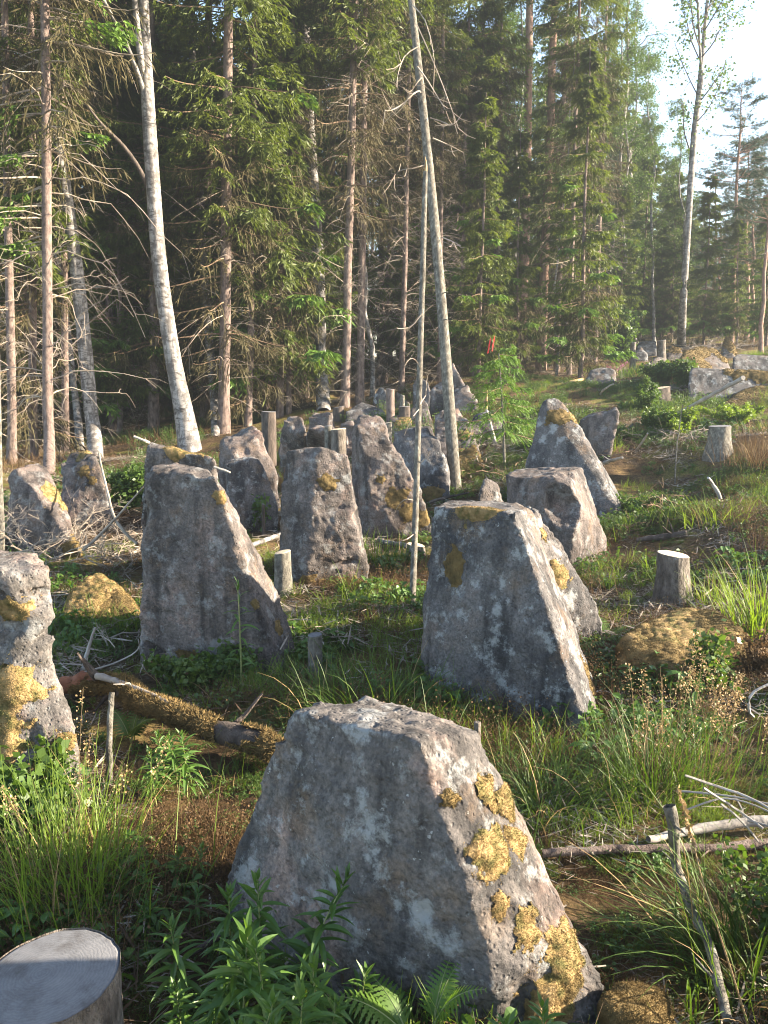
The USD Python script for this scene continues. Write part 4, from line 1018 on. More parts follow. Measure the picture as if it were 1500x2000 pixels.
# the trees of the edge, told apart one by one (foot, upper point, variant, size)
ST = "spruce_tree"
for a in [
    (SPRUCE, "tall", (437, 848), (446, 0), 0.92, "straight slim spruce with bare lower trunk right of the forked birch", ST),
    (SPRUCE, "lanky", (484, 832), (497, 200), 0.95, "thin spruce right of the straight bare-trunked spruce, green from mid height", ST),
    (SPRUCE, "slim", (673, 795), (690, 100), 0.95, "left one of the twin bare spruce trunks behind the flat slab", ST),
    (SPRUCE, "slim", (702, 790), (711, 100), 0.95, "right one of the twin bare spruce trunks behind the flat slab", ST),
    (SPRUCE, "bare", (752, 748), (769, 330), 0.9, "thin spruce with a kinked foot right of the slender white birch", ST),
    (SPRUCE, "bare", (783, 765), (791, 380), 0.85, "thin spruce just left of the broken grey pole", ST),
    (SPRUCE, "lanky", (880, 735), (891, 330), 0.95, "thin spruce showing right beside the leaning dead trunk's middle", ST, 120),
    (SPRUCE, "slim", (916, 732), (931, 150), 0.95, "spruce with long bare trunk over the narrow dark stone", ST, 70),
    (SPRUCE, "lanky", (936, 760), (947, 320), 1.0, "spruce right of the long bare trunk over the narrow dark stone", ST, 180),
    (SPRUCE, "tall", (1135, 742), (1156, 100), 1.0, "dark topped spruce right of the two tall pines", ST, 85),
    (SPRUCE, "lanky", (1374, 674), (1388, 330), 1.15, "spruce between the tall forked birch and the small-crowned pine", ST, 340),
    (SPRUCE, "lanky", (1087, 725), (1096, 420), 0.9, "thin dim spruce stem between the tall pine and the dark topped spruce", ST),
    (SPRUCE, "full", (1210, 690), (1218, 300), 0.95, "full green spruce behind the pale-leaved rowan shrub", ST, 330),
    (SPRUCE, "full", (1290, 668), (1296, 380), 0.9, "full spruce left of the tall forked birch on the rise", ST, 440),
    (SPRUCE, "young", (545, 815), (548, 500), 1.25, "bushy spruce hung with yellow-green sprays beside the dark-barked birch", ST),
    (SPRUCE, "full", (585, 776), (588, 300), 0.9, "green spruce behind the dark-barked birch", ST),
    (SPRUCE, "full", (1010, 735), (1018, 300), 0.85, "spruce with boughs hanging around the left tall pine", ST, 250),
    (SPRUCE, "young", (232, 845), (230, 500), 0.95, "low green spruce in shade between the two white birches", ST),
    (SPRUCE, "young", (1300, 655), (1302, 560), 0.9, "young spruce behind the small stumps on the rise", ST),
    (SPRUCE, "full", (740, 752), (748, 100), 0.9, "tall green spruce behind the twin bare trunks", ST),
    (SPRUCE, "full", (1440, 672), (1445, 350), 0.8, "spruce right of the small-crowned pine on the rise", ST, 400),
    (SPRUCE, "bare", (22, 905), (10, 300), 0.9, "brown-twigged spruce at the left border behind the slim pinkish spruce", ST),
    (SPRUCE, "lanky", (66, 893), (62, 300), 1.0, "narrow brown and green spruce between the slim pinkish spruce and the left border", ST),
    (SPRUCE, "bare", (128, 880), (118, 300), 0.85, "dry-branched spruce right behind the thick leaning birch", ST),
    (SPRUCE, "full", (402, 822), (404, 300), 0.95, "full drooping spruce between the forked birch and the straight bare-trunked spruce", ST),
    (SPRUCE, "full", (515, 799), (520, 300), 0.9, "full drooping spruce right of the thin half-green spruce", ST),
    (SPRUCE, "full", (645, 764), (650, 300), 0.95, "dense spruce between the dark mottled birch and the twin trunks", ST),
    (SPRUCE, "full", (838, 728), (842, 300), 0.9, "dense spruce behind the broken grey pole", ST, -150),
    (SPRUCE, "full", (905, 712), (908, 300), 0.85, "broad spruce behind the thin spruces right of the leaning trunk", ST, 40),
    (SPRUCE, "tall", (300, 850), (296, 300), 0.9, "shaded spruce directly behind the forked birch", ST),
    (BIRCH, "leafy", (1030, 700), (1040, 50), 1.2, "airy birch behind the thicker tall pine", "birch_tree", -160),
    (BIRCH, "leafy", (1100, 695), (1112, 50), 1.2, "airy birch between the slimmer pine and the dark topped spruce", "birch_tree", -120),
    (BIRCH, "leafy", (1150, 690), (1165, 50), 1.2, "airy birch behind the dark topped spruce", "birch_tree", -60),
    (BIRCH, "leafy", (945, 715), (955, 50), 1.1, "airy birch above the spruces right of the leaning trunk", "birch_tree", -140),
    (BIRCH, "leafy", (1280, 675), (1290, 100), 1.1, "pale birch between the feathery birch and the tall forked birch", "birch_tree", 100),
    (SPRUCE, "bare", (898, 738), (908, 300), 0.75, "very thin spruce stem just right of the leaning dead trunk", ST),
    (SPRUCE, "bare", (926, 733), (936, 300), 0.7, "very thin spruce stem between the long bare trunk and its right neighbour", ST),
    (SPRUCE, "bare", (966, 728), (976, 300), 0.8, "thin spruce stem behind the bright young spruce", ST),
    (SPRUCE, "bare", (858, 748), (864, 300), 0.75, "thin spruce stem half covered by the leaning dead trunk's lower part", ST),
    (SPRUCE, "bare", (820, 755), (826, 300), 0.7, "thin spruce stem hidden along the broken grey pole", ST),
    (SPRUCE, "bare", (1112, 732), (1124, 300), 0.75, "thin spruce stem between the slimmer pine and the dark topped spruce", ST),
    (SPRUCE, "bare", (1162, 712), (1176, 300), 0.7, "thin spruce stem just right of the dark topped spruce", ST),
    (SPRUCE, "bare", (1312, 668), (1322, 300), 0.6, "thin spruce stem left of the tall forked birch on the rise", ST, 330),
    (SPRUCE, "bare", (565, 808), (570, 300), 0.7, "thin brown spruce stem left of the dark mottled birch", ST),
    (PINE, "bushy", (1392, 660), (1396, 350), 1.2, "broad bushy pine between the tall forked birch and the small-crowned pine", "pine_tree", 330),
    (PINE, "bushy", (1458, 662), (1462, 350), 1.3, "broad bushy pine right behind the small-crowned pine", "pine_tree", 270),
    (SPRUCE, "young", (1418, 664), (1420, 350), 1.3, "green spruce in front of the small-crowned pine's foot", ST, 440),
    (SPRUCE, "young", (1496, 675), (1500, 350), 1.4, "green spruce at the right border behind the border pine", ST, 380),
    (BIRCH, "thin", (727, 775), (726, 380), 0.85, "slender white birch stem right of the twin spruce trunks", "birch_tree"),
    (BIRCH, "thin", (1178, 685), (1204, 200), 0.95, "slim white birch stem left of the rowan shrub", "birch_tree"),
    (BIRCH, "leafy", (1188, 690), (1212, 60), 1.15, "tall leafy birch rising over the dark spruces", "birch_tree", -60),
    (BIRCH, "leafy", (1245, 672), (1262, 60), 1.2, "feathery pale birch behind the rowan shrub", "birch_tree", -80),
    (BIRCH, "thin", (1086, 735), (1104, 420), 0.5, "faint white birch stem in shade right of the tall pines", "birch_tree"),
    (BIRCH, "thin", (867, 735), (862, 560), 0.85, "white birch stem half hidden by the leaning dead trunk", "birch_tree"),
    (BIRCH, "leafy", (985, 715), (1000, 50), 1.15, "leafy birch crown above the spruces left of the tall pine", "birch_tree", -100),
    (BIRCH, "leafy", (1330, 668), (1305, 120), 0.95, "light green birch left of the tall forked birch", "birch_tree", 190),
    (PINE, "tall", (1019, 705), (1044, 0), 1.05, "thicker tall pine with orange-brown trunk left of its slimmer neighbour", "pine_tree"),
    (PINE, "tall", (1057, 722), (1090, 0), 0.92, "slimmer tall pine leaning right, beside the thicker pine", "pine_tree"),
    (PINE, "small", (1427, 672), (1448, 240), 0.95, "small-crowned pine against the bright sky on the rise", "pine_tree", 150),
    (PINE, "small", (1486, 690), (1502, 400), 0.95, "pine at the right border of the rise", "pine_tree", 270),
    (PINE, "bushy", (1405, 660), (1412, 300), 1.0, "bushy young pine behind the small-crowned pine", "pine_tree", 400),
    (PINE, "bushy", (1470, 668), (1475, 350), 1.1, "bushy young pine near the right border behind the dark block", "pine_tree", 330),
]:
    grow(*a[:5], a[5], a[6], {"s": "spruce tree", "b": "birch tree", "p": "pine tree"}[a[6][0]], top=a[7] if len(a) > 7 else None)

# the birches, the front spruce and the dead trunks, each shaped after its own line
def line(pts, n=24):
    """pts: (px, py, Y or None)."""
    w = []
    for (px, py, Y) in pts:
        w.append(P(px, py, Y) if Y else G(px, py))
    return spline(w, n)


def wide(px, Y):
    return 0.5 * px / FPX * Y * 1.03


def own_tree(name, cat, label, pts, widths, mat, crown=None, group=None, sides=11, n=26):
    p = line(pts, n)
    base = p[0].copy()
    p = np.vstack([p[0] - (p[1] - p[0]) * 0.3, p])
    dist = np.linalg.norm(p - EYE, axis=1)
    t = np.linspace(0, 1, len(p))
    cw = np.array([P(*a) if a[2] else G(*a[:2]) for a in pts]); cl = np.concatenate([[0], np.cumsum(np.linalg.norm(np.diff(cw, axis=0), axis=1))])
    wd = np.interp(np.linspace(0, 1, len(pts)), np.linspace(0, 1, len(widths)), widths)
    t = np.concatenate([[0], np.linspace(0, 1, len(p) - 1)])
    r = np.interp(t, cl / cl[-1], wd) * 0.5 / FPX * dist
    th = thing(name, label, cat, base, group)
    v, f = tubes(p, r, sides)
    v = v + 0.12 * r.mean() * (fbm(v / 0.18, 3, len(label)) - 0.5)[:, None] * unit(v - v.mean(0))
    part(th, "trunk", (v, f), M[mat], smooth=True)
    return th, p, r


rngT = np.random.default_rng(77)
th, p, r = own_tree("birch_tree", "birch tree", "thick white birch curving up from a mossy foot to a fork", [(372, 880, None), (352, 770, 14.0), (338, 700, 14.0), (312, 520, 14.0), (297, 330, 14.1), (288, 180, 14.2), (283, 60, 14.3), (272, -200, 14.5), (255, -600, 15)], [46, 33, 30, 27, 25, 22, 17, 12, 7], "bark_birch", n=34)
q = line([(285, 175, 14.2), (272, 90, 14.15), (262, -10, 14.1), (240, -250, 14.1)], 10); part(th, "limb", tubes(q, np.linspace(14, 6, 10) * 0.5 / FPX * 14, 8), M["bark_birch"], smooth=True)
q = line([(284, 190, 14.2), (268, 140, 14.0), (240, 70, 13.8), (205, 5, 13.6), (160, -120, 13.4)], 12); part(th, "limb", tubes(q, np.linspace(9, 4, 12) * 0.5 / FPX * 14, 7), M["bark_birch"], smooth=True)
q = line([(288, 365, 14.1), (280, 345, 14.0), (245, 290, 13.8), (192, 235, 13.5), (170, 205, 13.4)], 12); part(th, "limb", tubes(q, np.linspace(10, 4, 12) * 0.5 / FPX * 14, 7), M["bark_dark"], smooth=True)
w, l = birch_crown(rngT, p, 8.0, p[:, 2].max(), 26, 2.2, 24, 0.05); part(th, "crown_limbs", w, M["bark_dark"]); part(th, "crown", l, M["leaf_birch"])
th, p, r = own_tree("birch_tree", "birch tree", "thick white birch leaning left behind the slim pinkish spruce", [(186, 900, None), (180, 820, 14), (166, 680, 14.0), (146, 500, 14.0), (122, 330, 14.1), (104, 180, 14.2), (84, 0, 14.4), (50, -300, 14.8), (20, -600, 15)], [30, 26, 25, 23, 20, 17, 14, 10, 6], "bark_birch", n=34)
w, l = birch_crown(rngT, p, 7.5, p[:, 2].max(), 24, 2.0, 24, 0.05); part(th, "crown_limbs", w, M["bark_dark"]); part(th, "crown", l, M["leaf_birch"])
th, p, r = own_tree("birch_tree", "birch tree", "patchy white birch in shade between the forked birch and the straight spruce", [(421, 850, None), (412, 700, 17), (398, 520, 17.2), (390, 350, 17.4), (382, 250, 17.6), (372, 0, 18), (360, -300, 18.5)], [17, 15, 14, 13, 12, 10, 7], "bark_birch")
w, l = birch_crown(rngT, p, 9.0, p[:, 2].max(), 20, 1.8, 24, 0.05); part(th, "crown_limbs", w, M["bark_dark"]); part(th, "crown", l, M["leaf_birch"])
th, p, r = own_tree("birch_tree", "birch tree", "dark mottled birch with thick trunk behind the squarish broken stone", [(632, 800, None), (627, 700, 18), (622, 520, 18), (615, 400, 18.1), (603, 220, 18.2), (596, 60, 18.3), (590, -120, 18.5), (575, -500, 19)], [29, 24, 22, 20, 18, 17, 14, 9], "bark_birch")
w, l = birch_crown(rngT, p, 6.5, p[:, 2].max(), 26, 2.2, 24, 0.055); part(th, "crown_limbs", w, M["bark_dark"]); part(th, "crown", l, M["leaf_birch"])
for k, (lab, pts, ws) in enumerate([("thin pale birch pole left of the thick leaning birch", [(158, 880, None), (148, 780, 16), (130, 620, 16), (110, 500, 16), (100, 440, 16.1), (85, 250, 16.3)], [13, 12, 10, 9, 8, 6]),
                                    ("grey birch pole behind the pale pole left of the thick leaning birch", [(152, 872, None), (140, 750, 17), (122, 600, 17), (112, 450, 17.1), (100, 200, 17.3)], [8, 8, 7, 7, 5])]):
    own_tree("birch_tree", "birch tree", lab, pts, ws, "bark_birch", sides=8)
th, p, r = own_tree("birch_tree", "birch tree", "tall forked birch with sparse leaves against the bright sky", [(1331, 676, None), (1336, 560, 22), (1345, 420, 22.1), (1356, 260, 22.3), (1366, 180, 22.4), (1370, 130, 22.5), (1376, 60, 22.6), (1386, -60, 22.8), (1390, -200, 23)], [17, 12.5, 11, 10.5, 10, 8, 6, 4, 2.5], "bark_birch", n=30)
q = line([(1370, 140, 22.45), (1366, 80, 22.4), (1362, -10, 22.4), (1356, -150, 22.4)], 9); part(th, "limb", tubes(q, np.linspace(5, 2.4, 9) * 0.5 / FPX * 22.4, 7), M["bark_birch"], smooth=True)
tw, lf = MB(), MB()
for (a, b, c) in [((1362, 185), (1340, 140), (1318, 85)), ((1366, 200), (1392, 165), (1418, 120)), ((1368, 120), (1345, 60), (1325, 10)), ((1372, 110), (1400, 70), (1440, 25)), ((1376, 60), (1400, 20), (1425, -20)), ((1366, 90), (1352, 40), (1340, -20)), ((1350, 300), (1335, 240), (1330, 190)), ((1364, 10), (1345, -30), (1330, -60)), ((1380, 20), (1410, -20), (1435, -60)), ((1358, 240), (1390, 200), (1412, 150)), ((1370, 60), (1388, 0), (1395, -60))]:
    q = line([(*a, 22.4), (*b, 22.2 + rngT.uniform(-0.8, 0.8)), (*c, 22.4 + rngT.uniform(-1.2, 1.2))], 8)
    tw.add(tubes(q, np.linspace(3.0, 0.9, 8) * 0.5 / FPX * 22.4, 4))
    for _ in range(16):
        u = q[rngT.integers(2, 8)]; e = u + unit(rngT.normal(0, 1, 3) + [0, 0, -0.4]) * rngT.uniform(0.2, 0.5)
        tw.add(tubes(np.stack([u, 0.5 * (u + e) + [0, 0, 0.04], e]), np.array([0.007, 0.005, 0.003]), 3))
        lf.add(leaf_cloud(rngT, np.stack([0.5 * (u + e), e]), 5, 0.09, 0.075))
part(th, "twigs", tw.get(), M["bark_dark"]); part(th, "crown", lf.get(), M["leaf_birch"])

# the slim pinkish spruce in front on the left with bent dead branches, each built for itself
th, p, r = own_tree("spruce_tree", "spruce tree", "slim pinkish spruce trunk with long bent dead branches on the left", [(96, 925, None), (95, 830, 12.8), (93, 600, 12.8), (91, 350, 12.9), (89, 100, 13.0), (87, -50, 13.1), (85, -700, 13.6), (84, -1300, 14)], [22, 18.5, 17.5, 16, 14.5, 13, 9, 4], "bark_spruce", n=34)
FRONT = (th, p)
rngD = np.random.default_rng(5)
for k in range(80):
    z = rngD.uniform(0.7, 8.3); b = along(p, np.array([z]))[0]
    az = rngD.choice([0.0, math.pi]) + rngD.normal(0.0, 0.75) if rngD.random() < 0.75 else rngD.uniform(0, 6.28)
    L = rngD.uniform(0.45, 1.7) * (1.0 if z < 6 else 0.8); s = np.linspace(0, 1, 8)
    d = np.array([math.cos(az), math.sin(az), 0]); t = np.array([-d[1], d[0], 0])
    up, dr, cv = rngD.normal(0.25, 0.3), rngD.normal(0.5, 0.3), rngD.normal(0, 0.2)
    q = b + np.cumsum(rngD.normal(0, 0.03 * L, (8, 3)), 0) * (s > 0)[:, None] + np.outer(s * L, d) + np.outer(cv * L * s ** 2, t) + np.outer(L * (up * s - dr * s ** 2.2), [0, 0, 1.0])
    mb = MB().add(tubes(q, (0.0052 + 0.003 * L) * (1 - 0.75 * s), 4))
    for _ in range(rngD.integers(2, 6)):
        i = rngD.integers(3, 8); l2 = L * rngD.uniform(0.15, 0.4); dd = unit(d * rngD.uniform(0.2, 1) + t * rngD.choice([-1, 1]) * rngD.uniform(0.3, 1) + [0, 0, rngD.normal(-0.1, 0.5)])
        s2 = np.linspace(0, 1, 4); q2 = q[i] + np.outer(s2 * l2, dd); q2[:, 2] -= l2 * 0.35 * s2 ** 2
        mb.add(tubes(q2, 0.0035 * (1 - 0.6 * s2), 3))
    part(th, "dead_branch", mb.get(), M["twig"])
# living boughs with fresh shoots hanging on it
for (zz, az_, LL) in [(4.6, math.pi + 0.3, 1.0), (4.2, math.pi - 0.5, 1.1), (4.9, 0.4, 0.9), (3.75, math.pi + 0.6, 1.0), (7.4, -0.3, 1.5), (7.9, -0.1, 1.9), (8.2, 0.2, 2.0), (7.0, -0.5, 1.3), (6.6, 0.1, 1.5), (3.4, math.pi - 0.2, 0.9), (7.7, 0.5, 1.7), (5.3, math.pi, 1.0)]:
    m = 3
    w, v = spruce_boughs(rngD, p, zz + rngD.uniform(-0.15, 0.15, m), LL * rngD.uniform(0.8, 1.05, m), 0.32, 18, 9, 0.032, az=az_ + rngD.normal(0, 0.22, m), start=0.42, hang=0.35, tert=0.085)
    b = part(th, "bough", w, M["twig"]); part(b, "fresh_shoots", v, M["needle_new"])
m = 48; zz = rngD.uniform(4.2, 9.2, m)
w, v = spruce_boughs(rngD, p, zz, rngD.uniform(0.8, 1.8, m), 0.4, 16, 5, 0.02, hang=1.0)
part(th, "withered_boughs", w, M["twig"]); part(th, "withered_sprays", v, M["needle_dry"])
m = 120; zz = 8.5 + 10 * rngD.random(m)
w, v = spruce_boughs(rngD, p, np.minimum(zz, p[-1, 2] - 0.3), 1.7 * (1 - (zz - 8.5) / 11) + 0.2, 0.32, 18, 5)
part(th, "upper_boughs", w, M["twig_dark"]); part(th, "crown", v, M["needle"])

# dead leaning trunks in the clearing
th, p, r = own_tree("dead_tree", "dead tree", "bare grey dead trunk leaning left behind the flat-topped stone", [(892, 985, 9.3), (880, 830, 9.3), (866, 640, 9.35), (848, 430, 9.4), (830, 250, 9.45), (815, 110, 9.5), (803, 0, 9.55), (780, -200, 9.7), (758, -420, 9.8)], [25, 23, 20, 18, 15, 13, 11, 8, 4], "bark_grey", n=30)
for (a, b, c, wd) in [((826, 150), (812, 165), (790, 205), 2.6), ((822, 180), (795, 195), (750, 240), 3), ((815, 178), (790, 200), (752, 215), 2.5), ((815, 50), (850, 130), (895, 250), 2.6), ((815, 130), (840, 165), (870, 215), 3), ((845, 270), (880, 285), (905, 298), 3), ((840, 230), (870, 240), (890, 235), 2), ((852, 460), (880, 470), (900, 480), 2.4), ((838, 320), (800, 330), (770, 345), 2.2), ((818, 90), (790, 110), (775, 170), 2.2), ((806, 10), (830, 40), (848, 120), 2.4)]:
    q = line([(*a, 9.42), (*b, 9.3 + rngD.uniform(-0.4, 0.3)), (*c, 9.3 + rngD.uniform(-0.7, 0.5))], 8)
    mb = MB().add(tubes(q, np.linspace(wd, 1.0, 8) * 0.5 / FPX * 9.4, 4))
    for _ in range(4):
        i = rngD.integers(3, 8); e = q[i] + unit(rngD.normal(0, 1, 3) + (q[-1] - q[0])) * rngD.uniform(0.1, 0.3)
        mb.add(tubes(np.stack([q[i], 0.5 * (q[i] + e) + [0, 0, -0.02], e]), np.array([0.004, 0.003, 0.002]), 3))
    part(th, "dead_branch", mb.get(), M["twig"])
for i in range(9):
    k = rngD.integers(3, 24); d = unit(rngD.normal(0, 1, 3) * [1, 1, 0.3]); q = np.stack([p[k], p[k] + d * (r[k] + 0.05)])
    part(th, "branch_stub", tubes(q, np.array([0.008, 0.005]), 5, cap=True), M["bark_grey"])
th, p, r = own_tree("dead_pole", "dead tree", "thin grey broken pole standing before the leaning dead trunk", [(805, 1188, None), (810, 1050, 5.5), (815, 900, 5.55), (820, 720, 5.6), (826, 520, 5.65), (829, 400, 5.7), (831, 335, 5.72)], [13, 12.5, 12, 11.5, 11, 9.5, 8], "bark_grey", n=22, sides=9)
q = line([(831, 337, 5.72), (832, 320, 5.72), (830, 306, 5.73)], 4); part(th, "broken_tip", tubes(q, np.array([4, 3.2, 1.8, 0.6]) / FPX * 5.7, 6), M["straw"], "pale splintered tip")
for (a, b, c) in [((812, 980), (795, 975), (770, 1003)), ((818, 800), (808, 812), (790, 850)), ((822, 720), (805, 700), (790, 715)), ((826, 610), (800, 640), (775, 640)), ((821, 905), (835, 890), (842, 880)), ((812, 1040), (790, 1055), (770, 1060)), ((820, 790), (832, 770), (838, 728))]:
    q = line([(*a, 5.55), (*b, 5.5 + rngD.uniform(-0.2, 0.2)), (*c, 5.5 + rngD.uniform(-0.3, 0.3))], 7)
    part(th, "dead_branch", tubes(q, np.linspace(0.004, 0.0015, 7), 4), M["twig"])
th, p, r = own_tree("grey_pole", "dead tree", "grey bare pole cut by the left border", [(2, 1090, None), (0, 980, 6.9), (-3, 850, 7.0), (-8, 600, 7.1), (-14, 300, 7.2)], [13, 12, 11, 10, 8], "bark_grey", n=14)

# the forest behind: alike dense trees
rngF = np.random.default_rng(9)
edge = lambda x: np.interp(x, [-30, -12, -6, -3.5, 0, 3, 6, 9, 12, 20], [13.5, 13.5, 15.5, 17.5, 19.8, 23.8, 26, 30, 40, 60])
skyline = lambda px: np.interp(px, [0, 350, 400, 540, 600, 760, 800, 1000, 1120, 1200, 1260, 1300, 1340, 1400, 1450, 1500], [-600, -600, 40, 40, -350, -350, 0, 20, 60, 150, 230, 320, 380, 420, 380, 330])
MARKS = [(60, "the thick leaning birch"), (330, "the forked birch"), (440, "the straight bare-trunked spruce"), (620, "the dark mottled birch"), (695, "the twin bare spruce trunks"), (860, "the leaning dead trunk"), (1045, "the two tall pines"), (1200, "the rowan shrub"), (1345, "the tall forked birch"), (1440, "the small-crowned pine")]
WORDS = {"tall": "dense dark spruce", "full": "broad green spruce", "bare": "thin bare-stemmed spruce", "lanky": "narrow spruce", "young": "low young spruce", "birch": "pale green leafy birch", "bushy": "bushy pine"}
HEIGHT["birch"] = 15
pts = []
for _ in range(9000):
    x = rngF.uniform(-27, 34); yy = edge(x) + rngF.exponential(9.0) + 0.8
    if yy > 75 or abs(x) > 0.56 * yy + 7 or x > 0.49 * yy + 1.0:
        continue
    gap = 1.15 if yy < edge(x) + 8 else 1.7
    if x > 0.25 * yy:
        gap = 1.5
    if all((x - a) ** 2 + (yy - b) ** 2 > gap ** 2 for a, b in pts):
        pts.append((x, yy))
    if len(pts) >= 240:
        break
for _ in range(900):                                     # the rise to the right is closed by smaller trees
    yy = rngF.uniform(28, 62); x = yy * rngF.uniform(0.24, 0.5)
    if all((x - a) ** 2 + (yy - b) ** 2 > 1.6 ** 2 for a, b in pts):
        pts.append((x, yy))
    if len(pts) >= 300:
        break
for (x, y) in pts:
    deep = y - edge(x)
    g = Z(x, y)
    depth = y * math.cos(PITCH) - (g - 1.65) * math.sin(PITCH)
    px = 750 + FPX * x / depth
    right = px > 1130
    if right:
        v = rngF.choice(["lanky", "full", "birch", "young", "bushy"], p=[0.25, 0.3, 0.15, 0.2, 0.1])
    else:
        v = rngF.choice(["tall", "full", "bare", "lanky", "young"], p=[0.3, 0.24, 0.18, 0.18, 0.10])
    if v == "young" and deep < 2.5 and -6 < x < 8:
        v = "bare"
    sc = rngF.uniform(0.8, 1.05)
    if px > 370:
        top = float(skyline(px)) + rngF.exponential(70)
        need = (P(px, top, y)[2] - g)
        if need < 1.5:
            continue
        if need < 10.5 and v in ("lanky", "full", "tall", "bare"):
            v = "young"; sc = max(sc, need / 8)
        sz = min(sc, need / HEIGHT[v]); sc = np.array([sc * (sz / sc) ** 0.55] * 2 + [sz])
    where = min(MARKS, key=lambda m: abs(m[0] - px))[1]
    row = "close" if deep < 4 else "well" if deep < 10 else "far"
    lab = f"{WORDS[v]} in the forest {row} behind {where}"
    kind = {"birch": BIRCH["leafy"], "bushy": PINE["bushy"]}.get(v) or SPRUCE[v]
    cat = "birch tree" if v == "birch" else "pine tree" if v == "bushy" else "spruce tree"
    thing(cat.replace(" ", "_"), lab, cat, group=lab, matrix=place((x, y, g - 0.05), sc, rngF.uniform(0, 6.28), (rngF.normal(0, 0.02), rngF.normal(0, 0.02), 1)), ref=kind)

# ---------------------------------------------------------------- stumps, posts, logs and twigs
KEEP = []                          # spots where the ground cover stays short


def stump(label, base_px, top_px, w_base, w_top, cut="cut_pale", bark="bark_stump", name="tree_stump", cat="tree stump", rough=0.06, Y=None, roots=0.0, tilt=0.0, sides=30):
    rng = np.random.default_rng(int(base_px[0] * 7 + base_px[1]))
    b = P(*base_px, Y) if Y else G(*base_px)
    if Y:
        b[2] = Z(b[0], b[1])
    t = P(*top_px, b[1])
    dist = np.linalg.norm(b - EYE)
    r0, r1 = w_base * 0.5 / FPX * dist, w_top * 0.5 / FPX * dist
    th = thing(name, label, cat, b)
    KEEP.append((b[0] - b[0] / b[1] * 0.12, b[1] - 0.12, r0 + 0.12))
    K = 9; s = np.linspace(0, 1, K)
    ang = np.arange(sides) / sides * 2 * np.pi
    c = b + np.outer(s, t - b)
    rr = r1 + (r0 - r1) * (1 - s) ** 2.2
    c = np.vstack([c[0] - [0, 0, 0.15], c]); rr = np.append(r0 * 1.05, rr)
    ring = np.stack([np.cos(ang), np.sin(ang), 0 * ang], 1)
    v = c[:, None] + rr[:, None, None] * ring[None]
    lob = 1 + rough * (2 * fbm(np.stack([np.cos(ang) * 1.7, np.sin(ang) * 1.7, 0 * ang + base_px[0]], 1), 3, 4) - 1)[None] + 0.7 * rough * (2 * fbm(np.concatenate([ring[None] * 5 + 0 * v, ], 0) + c[:, None] * 16, 2, 6) - 1)
    lob = lob + roots * np.exp(-np.arange(K + 1) / 2.2)[:, None] * (0.5 + 0.5 * np.cos(ang * 5 + base_px[0]))[None]
    v = c[:, None] + (v - c[:, None]) * lob[..., None]
    tilt = tilt or rng.uniform(-0.22, 0.22)
    v[-1, :, 2] += tilt * (v[-1, :, 0] - c[-1, 0])
    i, j = np.meshgrid(np.arange(K), np.arange(sides), indexing="ij"); j2 = (j + 1) % sides
    f = np.stack([i * sides + j, i * sides + j2, (i + 1) * sides + j2, (i + 1) * sides + j], -1).reshape(-1, 4)
    part(th, "bark", (v.reshape(-1, 3), np.vstack([f[:, [0, 1, 2]], f[:, [0, 2, 3]]])), M[bark], smooth=50)
    top = v[-1].copy(); ctr = top.mean(0)
    top[:, 2] -= 0.03 * r1
    inner = ctr + (top - ctr) * 0.94
    rings = [top - [0, 0, 0.001], inner + [0, 0, 0.004], ctr + (top - ctr) * 0.5 + [0, 0, 0.005]]
    vv = np.vstack(rings + [ctr[None] + [0, 0, 0.004]])
    fs = []
    for k in range(2):
        jj = np.arange(sides); n2 = (jj + 1) % sides
        q = np.stack([k * sides + jj, k * sides + n2, (k + 1) * sides + n2, (k + 1) * sides + jj], -1); fs += [q[:, [0, 1, 2]], q[:, [0, 2, 3]]]
    jj = np.arange(sides); fs.append(np.stack([2 * sides + jj, 2 * sides + (jj + 1) % sides, 0 * jj + 3 * sides], -1))
    part(th, "cut_face", (vv, np.vstack(fs)), M[cut])
    return th, v


th, v = stump("large weathered stump with a grey ringed cut face", (98, 2085), (98, 1903), 232, 203, "cut_grey", roots=0.1, rough=0.05, Y=1.62, sides=54, tilt=0.04)
stump("slim upright post stump standing right of the tall sloping stone", (616, 1324), (615, 1240), 29, 27, "cut_grey", "bark_grey")
stump("pale cut post stump left of the two-faced drilled stone", (554, 1160), (552, 1078), 38, 31, "cut_pale", "bark_grey", roots=0.1)
stump("tall dark brown cut trunk left of the knobbly stone", (526, 915), (525, 804), 30, 28, "cut_grey", "bark_dark")
stump("thin grey cut post standing left of a thicker post in the middle", (641, 905), (641, 832), 15, 14, "cut_grey", "bark_grey", Y=8.6)
stump("thicker bark-covered post right of the thin grey post in the middle", (661, 905), (661, 838), 31, 29, "cut_pale", "bark_stump", Y=8.5)
stump("brown upright post stump behind the flat slab", (763, 812), (762, 760), 17, 16, "cut_grey", "bark_spruce", Y=13.3)
stump("short grey post right of the brown upright post stump", (786, 800), (786, 772), 10, 9, "cut_grey", "bark_grey", Y=14)
stump("low blackish stump before the brown upright post stump", (790, 812), (790, 794), 26, 22, "cut_grey", "bark_dark", Y=13)
stump("low pale stump half hidden between two middle stones", (757, 850), (757, 826), 20, 17, "cut_pale", "bark_grey", Y=9.9)
th, v = stump("reddish-brown stump with bright cut top on the right slope", (1314, 1178), (1315, 1082), 74, 57, "cut_pale", "bark_stump", roots=0.14, tilt=-0.12)
stump("grey-white flared stump higher on the right slope", (1403, 890), (1406, 832), 54, 38, "cut_grey", "bark_grey", roots=0.12)
stump("low pale stump behind the thin broken pole", (812, 1084), (812, 1064), 40, 35, "cut_pale", "bark_stump", roots=0.2)
stump("small birch stump left of the squared dark block", (1237, 690), (1237, 669), 12, 10, "cut_grey", "bark_stump", Y=20)
